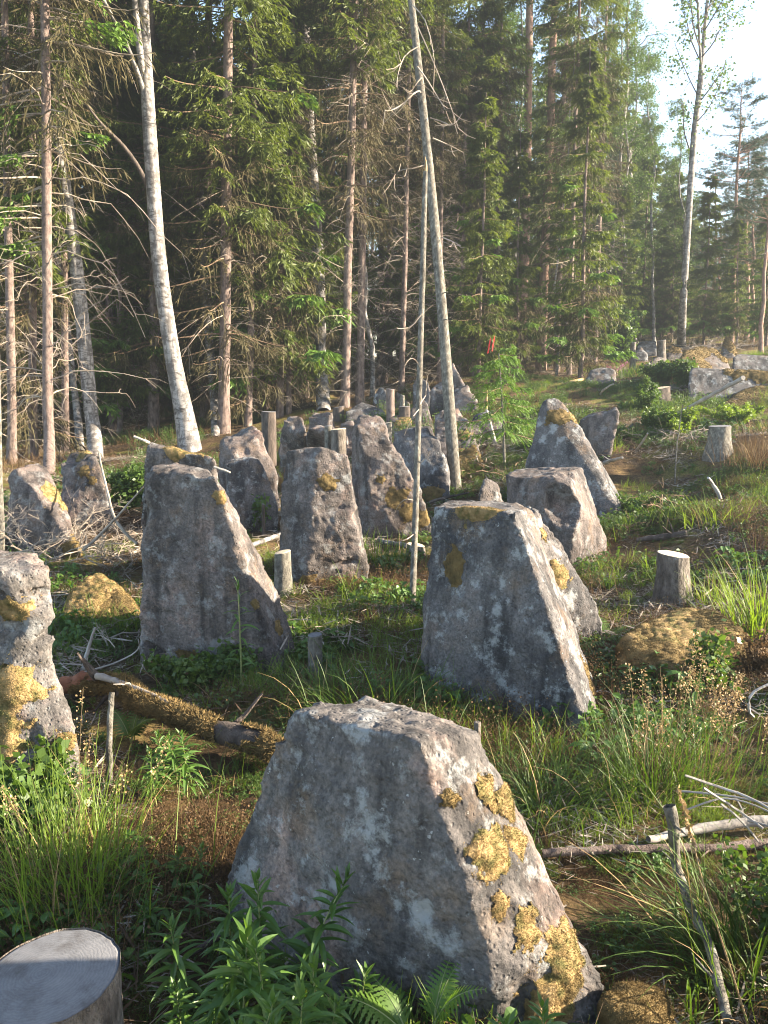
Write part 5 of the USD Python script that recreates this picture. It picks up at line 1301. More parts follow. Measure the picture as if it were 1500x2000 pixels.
stump("dark stump with pale patches right of the squared dark block", (1294, 690), (1292, 665), 18, 15, "cut_grey", "bark_stump", Y=20)
stump("dark stump with flat pale top among the green bushes", (1286, 780), (1286, 758), 48, 40, "cut_pale", "bark_dark")
stump("dark cut stump at the far edge left of the twin spruces", (660, 815), (661, 795), 26, 22, "cut_grey", "bark_dark", Y=14.5)
stump("thin upright stick between the two left middle stones", (515, 1045), (514, 985), 8, 6, "cut_grey", "bark_dark")
stump("white splintered thin post beside the bright young spruce", (949, 815), (950, 762), 7, 6, "straw", "straw", Y=12)
stump("slanting grey post below the bright young spruce", (968, 865), (950, 800), 8, 6, "cut_grey", "dead_wood", Y=10.9)
stump("weathered jagged snag right behind the front block", (938, 1480), (932, 1412), 22, 11, "bark_stump", "bark_stump", Y=2.75, rough=0.3)


def pole(label, pts, widths, mat="dead_wood", name="dead_branch", cat="branch", n=18, sides=8, kids=0, seed=1, lift=0.0, rough=0.15):
    """A lying log or branch through spots of the photograph: Y None = on the ground there."""
    w = []
    for q in pts:
        g = P(*q) if q[2] else G(*q[:2])
        if q[2] and q[2] < 0:                            # this high above the ground
            g = G(*q[:2]); g = g + (EYE - g) * (-q[2] / (EYE[2] - g[2]))
        if not q[2]:
            g = g + [0, 0, lift]
        w.append(g)
    p = spline(w, n)
    dist = np.linalg.norm(p - EYE, axis=1)
    r = np.interp(np.linspace(0, 1, n), np.linspace(0, 1, len(widths)), widths) * 0.5 / FPX * dist
    rng = np.random.default_rng(seed)
    base = p[0].copy()
    th = thing(name, label, cat, base)
    for a in p:
        if a[2] - Z(a[0], a[1]) < 0.3:
            for dy in (0.0, 0.14, 0.28):
                KEEP.append((a[0] * (1 - dy / a[1]), a[1] - dy, 0.13))
    p = p + rng.normal(0, 0.12, p.shape) * r[:, None]
    v, f = tubes(p, r * rng.uniform(0.9, 1.12, n), sides, cap=True)
    part(th, "stem", (v, f), M[mat], smooth=45)
    for _ in range(kids):
        k = rng.integers(2, n - 1); d = unit(rng.normal(0, 1, 3) * [1, 1, 0.6] + [0, 0, 0.5]); L = rng.uniform(2.5, 7) * r[k]
        q = np.stack([p[k], p[k] + d * L * 0.5, p[k] + d * L + rng.normal(0, 0.1, 3) * L])
        part(th, "side_twig", tubes(q, r[k] * np.array([0.3, 0.22, 0.1]), 5), M[mat])
    return th, p, r, v, f


th, p, r, v, f = pole("mossy fallen log slanting from the layered stone to the front block", [(140, 1348, -0.09), (205, 1340, -0.11), (300, 1384, -0.12), (420, 1424, -0.10), (545, 1470, -0.07)], [32, 40, 38, 42, 44], "bark_dark", "fallen_log", "log", 30, 12, kids=4, seed=3)
rngM = np.random.default_rng(8)
n = vnormals(v, f); keep = (n[f].mean(1)[:, 2] > -0.2) & (fbm(v[f].mean(1) / 0.16, 3, 5) > 0.4)
ids, inv = np.unique(f[keep], return_inverse=True)
sub, fs = v[ids] + n[ids] * 0.010, inv.reshape(-1, 3)
mb = MB().add((sub, fs)); mb.add(fuzz(rngM, sub, fs, 9000, 0.018, 0.003)); part(th, "moss_patch", mb.get(), M["moss_dark"])
pole("rotten reddish broken log end above the mossy fallen log", [(122, 1340, -0.12), (165, 1332, -0.13), (205, 1330, -0.13)], [30, 34, 22], "red_wood", "fallen_log", "log", 8, 10, seed=4)
pole("pale bare branch lying along the top of the mossy fallen log", [(190, 1320, -0.18), (240, 1335, -0.18), (335, 1375, -0.17)], [13, 11, 7], "dead_wood", kids=3, seed=5)
pole("upright lichen-covered stick propped against the mossy fallen log", [(213, 1535, None), (214, 1450, 3.02), (218, 1352, 3.06)], [12, 11, 10], "bark_grey", kids=2, seed=6)
pole("pale twig standing left of the tall sloping stone's foot", [(162, 1312, 4.3), (172, 1270, 4.3), (186, 1226, 4.3)], [9, 7, 4], "dead_wood", kids=4, seed=7)
pole("curved thin twig reaching to the tall sloping stone's foot", [(165, 1312, 4.2), (210, 1300, 4.25), (255, 1280, 4.3), (272, 1262, 4.3), (270, 1248, 4.3)], [4, 4, 3, 3, 2], "dead_wood", kids=1, seed=8)
pole("long grey-violet straight pole lying across the lower right", [(1060, 1682, None), (1200, 1676, None), (1350, 1672, None), (1560, 1660, None)], [15, 14, 15, 16], "bark_spruce", "fallen_pole", "log", 16, 9, kids=4, seed=9, lift=0.03)
pole("dark crooked branch crossing over the long straight pole", [(1308, 1572, -0.30), (1314, 1610, -0.25), (1320, 1680, -0.14), (1345, 1760, -0.10), (1378, 1830, -0.10), (1400, 1905, -0.11), (1420, 1990, -0.10)], [22, 19, 17, 17, 16, 18, 15], "bark_grey", kids=5, seed=10, n=24)
pole("mossy grey branch lying behind the long straight pole", [(1265, 1668, None), (1330, 1652, None), (1400, 1638, None), (1540, 1625, None)], [12, 16, 17, 20], "dead_wood", kids=2, seed=11, lift=0.05)
for k, (a, b, c, w) in enumerate([((1338, 1515, -.25), (1430, 1545, -.22), (1520, 1590, -.2), 5), ((1328, 1545, -.18), (1430, 1556, -.2), (1520, 1575, -.2), 4), ((1374, 1538, -.24), (1430, 1575, -.18), (1490, 1618, -.14), 5), ((1408, 1570, -.2), (1450, 1605, -.15), (1482, 1645, -.1), 4.5), ((1340, 1582, -.12), (1410, 1560, -.16), (1520, 1595, -.16), 3.5), ((1460, 1602, -.14), (1490, 1610, -.14), (1520, 1618, -.14), 5)]):
    pole(["uppermost of the pale bare twigs above the crooked branch", "nearly level pale twig above the crooked branch", "slanting pale twig crossing the others above the crooked branch", "short lower pale twig beside the crooked branch", "thin bowed pale twig above the crooked branch", "stubby pale twig at the right border above the straight pole"][k], [a, b, c], [w, w * 0.9, w * 0.8], "dead_wood", "dead_twig", "twig", 10, 5, kids=2, seed=20 + k)
pole("bent pale twig arching at the right border beside the mossy boulder", [(1472, 1400, -.03), (1464, 1365, -.12), (1480, 1346, -.16), (1530, 1332, -.18)], [4, 5, 5, 5], "dead_wood", "dead_twig", "twig", 10, 5, seed=27)
pole("long grey log slanting up the rise before the long low block", [(1315, 812, -.05), (1452, 738, -.14)], [5, 8], "dead_wood", "fallen_log", "log", 12, 8, seed=28, lift=0.05)
pole("short pale log lying under the dark topped spruce", [(1103, 755, None), (1120, 750, None), (1137, 745, None)], [6, 7, 7], "straw", "fallen_log", "log", 8, 7, seed=29, lift=0.05)
pole("tall thin forked grey stick left of the grey-white stump", [(1318, 945, None), (1322, 870, 9.3), (1328, 830, 9.35), (1334, 790, 9.3)], [3.5, 3, 2.6, 1.6], "bark_grey", "dead_twig", "twig", 10, 5, kids=5, seed=30)
pole("white birch pole lying left of the pale cut post stump", [(490, 1066, -.04), (520, 1055, -.06), (552, 1042, -.1)], [9, 10, 8], "bark_birch", "fallen_pole", "log", 8, 8, seed=31, lift=0.05)
pole("white birch pole lying left of the low pale stump", [(738, 1060, None), (770, 1068, None), (796, 1072, None)], [8, 11, 10], "bark_birch", "fallen_pole", "log", 8, 8, seed=32, lift=0.03)
pole("dark branch lying on the slope above the reddish-brown stump", [(1242, 1062, None), (1290, 1056, None), (1340, 1048, None)], [8, 12, 12], "bark_dark", "fallen_pole", "log", 9, 8, kids=2, seed=33, lift=0.03)
pole("pale broken branch sticking out right of the tall pointed stone", [(1180, 905, -.05), (1200, 898, -.12), (1216, 894, -.16)], [8, 7, 4], "dead_wood", n=8, kids=3, seed=34)
pole("white forked broken branch in the grass on the right slope", [(1408, 975, -.02), (1395, 950, -.1), (1383, 933, -.17)], [7, 6, 4], "dead_wood", n=8, kids=1, seed=35)
pole("pale stick lying on the slope right of the leaning pinkish slab", [(1242, 880, -.02), (1255, 862, -.1), (1265, 846, -.2)], [4, 5, 3], "dead_wood", "dead_twig", "twig", 7, 5, seed=36)
pole("pale stick leaning on the far slope under the pink flowers", [(1172, 770, -.02), (1185, 757, -.12), (1198, 750, -.15)], [4, 4, 3], "dead_wood", "dead_twig", "twig", 7, 5, seed=37)
pole("dark twig on the ground behind the flat-topped stone's left corner", [(838, 982, -.04), (870, 972, -.06), (915, 962, -.05)], [7, 6, 4], "bark_dark", "dead_twig", "twig", 8, 5, kids=3, seed=38)
pole("brown branch arching over the big mossy boulder", [(1308, 690, -.1), (1335, 682, -.15), (1358, 679, -.15)], [8, 8, 5], "red_wood", n=8, seed=39)
pole("pale thin stick jutting from the slab behind the sloping stone", [(262, 852, 5.5), (276, 858, 5.5), (292, 864, 5.55)], [6, 5, 5], "dead_wood", "dead_twig", "twig", 6, 5, kids=1, seed=40)
pole("pale thin stick behind the sloping stone's upper right corner", [(418, 912, 5.3), (435, 917, 5.3), (450, 923, 5.3)], [5, 5, 4], "dead_wood", "dead_twig", "twig", 6, 5, seed=41)
pole("dark fallen branch half buried in herbs left of the front block", [(360, 1870, -.05), (410, 1840, -.06), (450, 1815, -.05)], [8, 12, 13], "bark_dark", "dead_branch", "branch", 8, 7, kids=2, seed=42)


def brush(label, px, Y, n, L, seed, mat="twig", name="dead_brushwood", up=0.55, thick=0.004, lean=None):
    """A heap of dry bent twigs."""
    rng = np.random.default_rng(seed)
    b = G(*px)
    th = thing(name, label, "brushwood", b)
    mb = MB()
    for k in range(n):
        q0 = b + rng.normal(0, 0.3, 3) * [1, 0.7, 0] + [0, 0, rng.uniform(0, 0.12)]
        az = rng.uniform(0, 6.28) if lean is None else rng.normal(lean, 0.8)
        d = unit(np.array([math.cos(az), math.sin(az), rng.normal(up, 0.35)])); l = L * rng.uniform(0.4, 1.1); s = np.linspace(0, 1, 7)
        q = q0 + np.outer(s * l, d) + np.cumsum(rng.normal(0, 0.025 * l, (7, 3)), 0); q[:, 2] -= 0.35 * l * s ** 2
        main = tubes(q, thick * (1.2 - s) * rng.uniform(0.7, 1.6), 4)
        m2 = MB().add(main)
        for _ in range(9):
            i = rng.integers(1, 7); dd = unit(d + rng.normal(0, 0.8, 3)); l2 = l * rng.uniform(0.12, 0.4); s2 = np.linspace(0, 1, 4)
            q2 = q[i] + np.outer(s2 * l2, dd) + np.cumsum(rng.normal(0, 0.03 * l2, (4, 3)), 0)
            m2.add(tubes(q2, thick * 0.5 * (1.1 - s2), 3))
            for _ in range(3):
                j = rng.integers(1, 4); d3 = unit(dd + rng.normal(0, 0.9, 3)); l3 = l2 * rng.uniform(0.2, 0.5)
                m2.add(tubes(np.stack([q2[j], q2[j] + d3 * l3]), thick * 0.3, 3))
        if k < 6:
            part(th, "branch", m2.get(), M[mat])
        else:
            mb.add(m2.get())
    if mb.n:
        part(th, "twigs", mb.get(), M[mat], kind="stuff")


brush("heap of dry grey twigs before the pale tilted stone", (120, 1100), 6.3, 26, 0.75, 61)
brush("low tangle of dry twigs above the golden hummock", (225, 1105), 6.1, 24, 0.6, 62, up=0.25)
brush("dry twigs lying right of the stone with the ledge", (245, 1075), 6.8, 18, 0.6, 63, up=0.35)
brush("dry branch fan rising at the left border behind the layered stone", (40, 1075), 6.5, 12, 0.75, 64, up=0.9)
brush("dry twigs scattered over the ground left of the mossy fallen log", (130, 1290), 4.5, 14, 0.45, 65, up=0.15, thick=0.003)
brush("dark brushwood under the bright young spruce", (960, 925), 9.2, 26, 0.6, 66, "twig_dark", up=0.2)
brush("brown dry spruce twigs below the leaning pinkish slab", (1165, 900), 9.0, 16, 0.6, 67, "twig_dark", up=0.25)
brush("tangled roots and twigs beside the triangular mossy stone", (1395, 690), 19.5, 22, 1.0, 68, up=0.35, thick=0.012)
brush("dry twigs in the grass above the reddish-brown stump", (1290, 1010), 7.2, 14, 0.6, 69, "twig_dark", up=0.15)
brush("dry twigs on the slope left of the grey-white stump", (1340, 860), 10.2, 14, 0.6, 70, up=0.25)
pole("bent dead branch arching before the stone with the ledge", [(162, 1075, 6.6), (205, 1035, 6.6), (250, 985, 6.6), (285, 945, 6.6)], [6, 5, 4, 2], "twig", kids=7, seed=43)
pole("long bent twig drooping right of the stone with the ledge", [(193, 885, 7.6), (210, 960, 7.0), (228, 1020, 6.6), (268, 1062, 6.4)], [3, 4, 5, 6], "twig", kids=2, seed=44)
q = np.array([P(953, 690, 16.5), P(956, 672, 16.5), P(958, 660, 16.5)])
w = strips(q[None], np.array([[0.03, 0.04, 0.02]]), np.array([[0.8, 0.2, 0.5]])); mb = MB().add(w); mb.add(strips(q[None, ::-1] + [0.08, 0, 0.04], np.array([[0.01, 0.03, 0.02]]), np.array([[0.7, 0.3, -0.5]])))
rb = thing("red_ribbon", "red marking ribbon tied in the shade left of the bright young spruce", "ribbon", q[0]); part(rb, "tails", mb.get(), M["ribbon"])
# ---------------------------------------------------------------- grass, herbs and bushes
def tussock(label, px, n, height, seed, mat="grass", spread=0.08, tilt=0.35, bend=1.0, width=0.006, Y=None, name="grass_tussock", heads=0, dry=0.12, az=None, cat="grass tussock", group=None):
    rng = np.random.default_rng(seed)
    b = P(*px, Y) if Y else G(*px)
    b[2] = Z(b[0], b[1])
    th = thing(name, label, cat, b, group)
    def make(k, w):
        base = np.c_[b[0] + rng.normal(0, spread, k), b[1] + rng.normal(0, spread, k), np.full(k, b[2] - 0.02)]
        a = np.arctan2(base[:, 1] - b[1], base[:, 0] - b[0]) + rng.normal(0, 0.9, k) if az is None else rng.normal(az, 0.45, k)
        return blades(rng, base, height * rng.uniform(0.45, 1.15, k), w, np.abs(rng.normal(0, tilt, k)), np.abs(rng.normal(bend, 0.5, k)), 6, a)
    part(th, "blades", make(n, width), M[mat], kind="stuff")
    if dry:
        part(th, "dry_blades", make(int(n * dry) + 3, width * 0.8), M["straw"], kind="stuff")
    for _ in range(heads):                               # flowering stalks
        q0 = b + rng.normal(0, spread, 3) * [1, 1, 0]; a = rng.uniform(0, 6.28); H = height * rng.uniform(0.95, 1.35); s = np.linspace(0, 1, 7)
        q = q0 + np.stack([np.cos(a) * 0.22 * H * s ** 2, np.sin(a) * 0.22 * H * s ** 2, H * s], 1)
        mb = MB().add(tubes(q, 0.0014 * (1.2 - 0.6 * s), 3))
        m = 70; k = rng.uniform(0.68, 1.0, m); c = np.stack([np.interp(k, s, q[:, i]) for i in range(3)], 1) + rng.normal(0, 0.012, (m, 3)) * (1.15 - k)[:, None] * 4
        mb.add(leaf_cloud(rng, c, 1, 0.002, 0.0085))
        part(th, "seed_head", mb.get(), M["straw"])
    return th


tussock("tall bright yellow-green grass clump beside the large weathered stump", (150, 1805), 420, 0.46, 1, "grass_bright", 0.13, 0.2, 0.55, 0.0052, Y=2.3, heads=9)
tussock("loose light green grass left behind the large stump", (40, 1800), 220, 0.3, 2, "grass_bright", 0.14, 0.4, 1.0, 0.005, Y=2.35)
tussock("arching green grass tussock right of the front block", (1058, 1582), 260, 0.29, 3, "grass", 0.10, 0.45, 1.1, 0.0055, dry=0.16)
tussock("dense dark green grass tussock on the right before the mossy boulder", (1265, 1552), 380, 0.36, 4, "grass", 0.10, 0.35, 0.9, 0.005, heads=3, dry=0.06)
tussock("flowering grass with pale seed heads right of the dense dark tussock", (1365, 1520), 160, 0.36, 5, "grass", 0.14, 0.25, 0.6, 0.004, heads=24)
tussock("broad-leaved green tussock between the front block and the flat-topped stone", (730, 1405), 330, 0.36, 6, "grass", 0.15, 0.4, 1.1, 0.0075, dry=0.04)
tussock("green grass left of the broad-leaved tussock", (665, 1385), 160, 0.27, 7, "grass", 0.12, 0.4, 1.0, 0.006)
tussock("few long blades at the foot of the flat-topped stone", (870, 1440), 26, 0.3, 8, "grass", 0.05, 0.35, 0.9, 0.007, Y=3.2)
tussock("upright grass tuft right of the reddish-brown stump", (1392, 1190), 120, 0.27, 9, "grass_bright", 0.06, 0.3, 0.5, 0.007)
tussock("tall sunlit grass at the right border above the mossy boulder", (1488, 1235), 190, 0.52, 10, "grass_bright", 0.09, 0.25, 0.7, 0.008, Y=4.3)
tussock("arching sunlit grass around the white forked branch", (1405, 1025), 160, 0.3, 11, "grass_bright", 0.14, 0.5, 1.0, 0.008)
tussock("fresh grass before the stone with brown left face", (742, 1098), 190, 0.28, 12, "grass_bright", 0.16, 0.25, 0.5, 0.007)
tussock("green blades sweeping left from the dark crooked branch", (1398, 1905), 110, 0.48, 13, "grass", 0.05, 0.75, 0.75, 0.0065, Y=2.1, az=math.pi - 0.1, dry=0.1)
tussock("green grass in the bottom right corner", (1455, 2010), 170, 0.42, 14, "grass", 0.10, 0.5, 0.9, 0.006, Y=1.95)
tussock("small star-like grass tuft by the pale cut post stump", (575, 1165), 50, 0.15, 15, "grass_bright", 0.02, 0.7, 0.7, 0.008)
tussock("thin grass before the tall sloping stone", (520, 1345), 130, 0.16, 16, "grass_bright", 0.18, 0.4, 0.8, 0.005)
tussock("pale feathery grass at the right border below the rounded boulder", (1480, 905), 260, 0.42, 17, "grass_dry", 0.18, 0.35, 0.9, 0.006, heads=8)
tussock("sunlit grass tuft beside the wedge stone on the rise", (1312, 735), 120, 0.42, 18, "grass_bright", 0.25, 0.3, 0.6, 0.014)
tussock("pale grass left of the wedge stone on the rise", (1228, 735), 120, 0.4, 19, "grass", 0.25, 0.35, 0.8, 0.014)
tussock("thin grass behind the thin broken pole", (895, 1095), 90, 0.24, 20, "grass_bright", 0.12, 0.3, 0.6, 0.007, Y=5.6)
tussock("low lush grass right of the slim upright post stump", (690, 1335), 240, 0.17, 21, "grass_bright", 0.2, 0.45, 0.9, 0.0055)
tussock("low grass around the slim upright post stump's foot", (600, 1352), 220, 0.15, 22, "grass_bright", 0.18, 0.45, 0.9, 0.0055)
tussock("short grass in the open patch before the two-faced drilled stone", (700, 1235), 200, 0.13, 23, "grass_bright", 0.25, 0.45, 0.9, 0.006)
tussock("short grass left of the mossy log's middle", (420, 1375), 220, 0.17, 24, "grass_bright", 0.2, 0.45, 0.9, 0.0055)
tussock("short grass between the mossy log and the front block", (460, 1530), 160, 0.14, 25, "grass", 0.14, 0.5, 0.9, 0.005)
# the single golden stalk
q = line([(1322, 1538, 2.35), (1345, 1610, 2.25), (1372, 1720, 2.1), (1420, 1870, 1.93), (1470, 2030, 1.78)], 14)[::-1]
th = thing("dry_stalk", "single tall golden dry stalk in the lower right corner", "grass stalk", q[0])
part(th, "stem", tubes(q, np.linspace(0.003, 0.0016, 14), 5), M["straw"])
c = np.stack([np.interp(np.random.default_rng(3).uniform(0.7, 1, 120), np.linspace(0, 1, 14), q[:, i]) for i in range(3)], 1)
part(th, "seed_head", leaf_cloud(np.random.default_rng(4), c, 1, 0.002, 0.014), M["straw"])


# fireweed: each leaf is a part
def fireweed_class(name, seed, H, n, L=0.118, W=0.023, mat="fireweed"):
    rng = np.random.default_rng(seed)
    c = klass(name)
    s = np.linspace(0, 1, 9); bx, by = rng.normal(0, 0.06, 2)
    p = np.stack([bx * s ** 2, by * s ** 2, H * s], 1) * [1, 1, 1]
    part(c, "stem", tubes(p, 0.0042 * (1.15 - 0.8 * s), 6), M["fireweed_stem"], smooth=True)
    for k in range(n):
        u = 0.16 + 0.84 * (k / (n - 1)) ** 0.85; b = np.array([np.interp(u, s, p[:, i]) for i in range(3)])
        az = k * 2.4 + rng.normal(0, 0.2); young = max(0, (u - 0.72) / 0.28)
        el = 0.25 + 1.0 * young + rng.normal(0, 0.15); l = L * rng.uniform(0.85, 1.2) * (1 - 0.62 * young) * min(1, 0.6 + u)
        K = 7; t = np.linspace(0, 1, K); th_ = el - (0.9 * (1 - young) + 0.1) * t ** 1.3 * rng.uniform(0.5, 1.2)
        r = np.concatenate([[0], np.cumsum(np.cos(th_[1:]))]) * l / (K - 1); z = np.concatenate([[0], np.cumsum(np.sin(th_[1:]))]) * l / (K - 1)
        d = np.array([math.cos(az), math.sin(az), 0]); sd = np.array([-d[1], d[0], 0.0]); sd = unit(sd + [0, 0, rng.normal(0, 0.25)])
        Pt = b + r[:, None] * d + np.outer(z, [0, 0, 1.0])
        w = W * rng.uniform(0.85, 1.15) * (1 - 0.35 * young) * np.array([0.25, 0.75, 1, 0.95, 0.75, 0.42, 0.03])
        up = unit(np.cross(d, sd)); up = up if up[2] > 0 else -up
        part(c, "leaf", folded(Pt[None], w[None], sd[None], up[None], 0.22), M[mat])
    return c.path


FIRE = [fireweed_class("class_fireweed_a", 1, 0.42, 44), fireweed_class("class_fireweed_b", 2, 0.36, 38), fireweed_class("class_fireweed_c", 3, 0.5, 50, 0.125, 0.024), fireweed_class("class_fireweed_sparse", 4, 0.45, 24, 0.085, 0.012)]
SPOTS = [  # top in the photograph, distance, class, scale, label
    (568, 1755, 1.76, 2, 0.95, "tallest bright-topped fireweed at the left foot of the front block"), (498, 1722, 1.86, 0, 1.1, "fireweed with upright dark top touching the front block's left edge"), (452, 1728, 1.9, 0, 1.0, "fireweed just left of the upright dark-topped fireweed"),
    (345, 1800, 1.82, 1, 1.1, None), (400, 1830, 1.7, 2, 0.9, None), (460, 1850, 1.62, 1, 1.0, None), (520, 1870, 1.6, 0, 1.0, None), (620, 1870, 1.66, 1, 0.9, None), (585, 1930, 1.55, 1, 0.9, None), (480, 1945, 1.5, 0, 0.85, "fireweed shoot with pale tip at the bottom edge"), (560, 1990, 1.5, 1, 0.8, None),
    (640, 1960, 1.6, 1, 0.8, None), (420, 1960, 1.55, 2, 0.8, None), (350, 1930, 1.7, 1, 0.9, None), (700, 1900, 1.72, 1, 0.7, "low fireweed shoot before the front block's dark face"), (1005, 1975, 1.6, 1, 0.7, "left one of the two shoot tips at the bottom right of the front block"), (1065, 1975, 1.62, 1, 0.75, "right one of the two shoot tips at the bottom right of the front block"),
    (285, 1700, 2.25, 0, 1.0, None), (330, 1640, 2.45, 2, 0.9, None), (370, 1660, 2.4, 0, 1.0, None), (265, 1780, 2.1, 0, 0.95, None), (310, 1760, 2.15, 1, 1.0, None), (375, 1740, 2.2, 1, 1.0, None), (235, 1700, 2.3, 1, 0.95, None), (215, 1580, 2.7, 1, 1.0, None), (340, 1410, 2.95, 2, 1.0, "bushy fireweed standing before the mossy fallen log"), (315, 1440, 2.95, 0, 0.95, None), (360, 1440, 2.9, 1, 1.1, None), (300, 1465, 2.85, 1, 1.0, None),
    (465, 1140, 3.95, 3, 1.0, "tall pale single fireweed before the tall sloping stone"), (98, 0, 0, 0, 0, "")]
rngP = np.random.default_rng(12)
for (px, py, Y, k, sc, lab) in SPOTS:
    if not Y:
        continue
    t = P(px, py, Y); g = Z(t[0], t[1]); H = [0.42, 0.36, 0.5, 0.45][k]
    s = max(0.5, (t[2] - g) / H)
    s = min(s, 1.45)
    spot = "in the clump at the bottom edge between stump and front block" if Y < 1.95 else "in the clump behind the large weathered stump" if Y < 2.6 else "before the mossy fallen log"
    grp = None if lab else f"leafy fireweed {spot}"
    thing("fireweed", lab or f"leafy green fireweed {spot}", "fireweed", group=grp, matrix=place((t[0], t[1], t[2] - s * H), s, rngP.uniform(0, 6.28), (rngP.normal(0, 0.06), rngP.normal(0, 0.06), 1)), ref=FIRE[k])


def fern(label, px, Y, size, fronds, seed, mat="fern", az0=None, group=None, up=1.1):
    rng = np.random.default_rng(seed)
    b = P(*px, Y); b[2] = Z(b[0], b[1]) if Y > 3 else b[2]
    th = thing("fern", label, "fern", b, group)
    for i in range(fronds):
        az = (az0 + rng.normal(0, 0.5)) if az0 is not None else i * 6.28 / fronds + rng.normal(0, 0.3)
        L = size * rng.uniform(0.8, 1.1); K = 17; s = np.linspace(0, 1, K)
        e = up - (0.9 + rng.uniform(0, 0.3)) * s ** 1.5
        d = np.array([math.cos(az), math.sin(az), 0]); sd = np.array([-d[1], d[0], 0.0])
        r = np.concatenate([[0], np.cumsum(np.cos(e[1:]))]) * L / (K - 1); z = np.concatenate([[0], np.cumsum(np.sin(e[1:]))]) * L / (K - 1)
        q = b + r[:, None] * d + np.outer(z, [0, 0, 1.0])
        fr = part(th, "frond", tubes(q, 0.0022 * (1.1 - s), 4), M["fireweed_stem"])
        for k in range(3, K):
            for sg in (-1, 1):
                u = s[k]; l = 0.30 * L * math.sin(math.pi * min(1, 0.18 + 0.82 * (1 - (1 - u) ** 0.8) ** 0.9)) * (1.05 - u) ** 0.5 + 0.008
                t = unit(q[min(k + 1, K - 1)] - q[k - 1]); dd = unit(sd * sg + t * 0.45 - np.array([0, 0, 0.12])); nn = unit(np.cross(t, sd)); nn = nn if nn[2] > 0 else -nn
                J = 11; w = np.linspace(0, 1, J)
                pt = q[k] + np.outer(w * l, dd) - np.outer(0.15 * l * w ** 2, [0, 0, 1.0])
                wd = 0.30 * l * (1 - w) ** 0.7 * np.where(np.arange(J) % 2 == 0, 1.0, 0.45) + 0.001
                part(fr, "leaflet", strips(pt[None], wd[None], unit(np.cross(nn, dd))[None]), M[mat])


fern("pale green fern frond rising at the bottom edge before the front block", (800, 2030), 1.66, 0.22, 2, 1, az0=math.pi * 0.95, up=0.95)
fern("bright fern at the bottom edge right of the pale frond", (845, 2010), 1.68, 0.19, 3, 2, az0=1.0, up=1.3)
fern("dark green fern behind the upright stick at the mossy log", (255, 1440), 3.35, 0.25, 4, 3, mat="herb", up=1.2)
fern("yellow-green fern tip in the tall grass clump", (150, 1600), 2.75, 0.26, 3, 4, up=1.3)
fern("small fern right of the flat-topped stone", (1105, 1235), 4.25, 0.26, 5, 5, mat="herb", up=0.8)
fern("small pale fern on the slope right of the flat-topped stone", (1180, 1235), 4.5, 0.26, 4, 6, mat="fern", up=0.8)


def bush(label, px, Y, h, w, n, seed, mat="herb", leaf=0.035, name="leafy_bush", cat="bush", stems=9, per=5):
    rng = np.random.default_rng(seed)
    b = G(*px)
    th = thing(name, label, cat, b)
    mb, lv = MB(), MB()
    for k in range(stems):
        a = rng.uniform(0, 6.28); s = np.linspace(0, 1, 7); H = h * rng.uniform(0.55, 1.05); sp = w * rng.uniform(0.1, 1)
        q = b + np.stack([np.cos(a) * sp * s ** 1.3, np.sin(a) * sp * s ** 1.3, H * s], 1) + np.cumsum(rng.normal(0, 0.02 * h, (7, 3)), 0) * s[:, None]
        mb.add(tubes(q, (0.004 + 0.006 * h) * (1.1 - s), 4))
        m = n // stems
        u = rng.uniform(0.25, 1, m); c = np.stack([np.interp(u, s, q[:, i]) for i in range(3)], 1)
        e = c + unit(rng.normal(0, 1, (m, 3)) + [0, 0, 0.25]) * (0.22 * h * rng.uniform(0.3, 1, (m, 1)) * (1.15 - u)[:, None])
        mb.add(tubes(np.stack([c, 0.5 * (c + e) + [0, 0, 0.01], e], 1), np.array([0.003, 0.002, 0.001])[None] * (0.6 + h), 3))
        lv.add(leaf_cloud(rng, np.concatenate([e, 0.5 * (c + e)]), per, leaf * 0.8, leaf))
    part(th, "stems", mb.get(), M["twig_dark"]); part(th, "foliage", lv.get(), M[mat], kind="stuff")


bush("pale-leaved rowan shrub at the forest edge on the rise", (1215, 705), 18.5, 1.35, 0.55, 420, 1, "leaf_birch", 0.07, "rowan_shrub", "shrub", 12, 5)
bush("low green bush right of the rowan shrub", (1185, 690), 19, 0.8, 0.5, 180, 2, "leaf_birch", 0.07)
bush("dense green bush before the flat pale-topped stump", (1262, 800), 13.3, 0.42, 0.3, 420, 3, "leaf_birch", 0.032)
bush("dark green herb bush below the flat pale-topped stump", (1265, 845), 11.5, 0.3, 0.35, 420, 4, "herb", 0.03)
bush("green bush left of the long low block", (1335, 760), 15.2, 0.5, 0.3, 200, 5, "leaf_birch", 0.05)
bush("small green bush between the wedge stone and the mossy boulder", (1290, 745), 16.3, 0.4, 0.5, 240, 6, "leaf_birch", 0.055)
bush("sunlit low bush in front of the rounded boulder", (1440, 830), 11.2, 0.3, 0.6, 620, 7, "grass_bright", 0.026)
bush("sunlit herbs on the slope below the long grey log", (1330, 850), 10.8, 0.3, 0.5, 360, 8, "grass_bright", 0.035)
bush("leafy shrub at the right border beside the crooked branch", (1510, 1860), 2.2, 0.36, 0.16, 170, 9, "herb", 0.022)
bush("small upright herb on the mossy boulder's near side", (1385, 1340), 3.65, 0.28, 0.12, 70, 10, "herb", 0.035)
bush("low green herbs right of the tall pointed stone's foot", (1260, 1010), 7.9, 0.18, 0.5, 340, 11, "herb", 0.035)
bush("green leafy plant between the left middle stones", (500, 1035), 7.2, 0.3, 0.2, 160, 12, "herb", 0.045)
bush("green plants behind the tall sloping stone's left edge", (250, 1000), 8.6, 0.45, 0.3, 260, 13, "herb", 0.05)
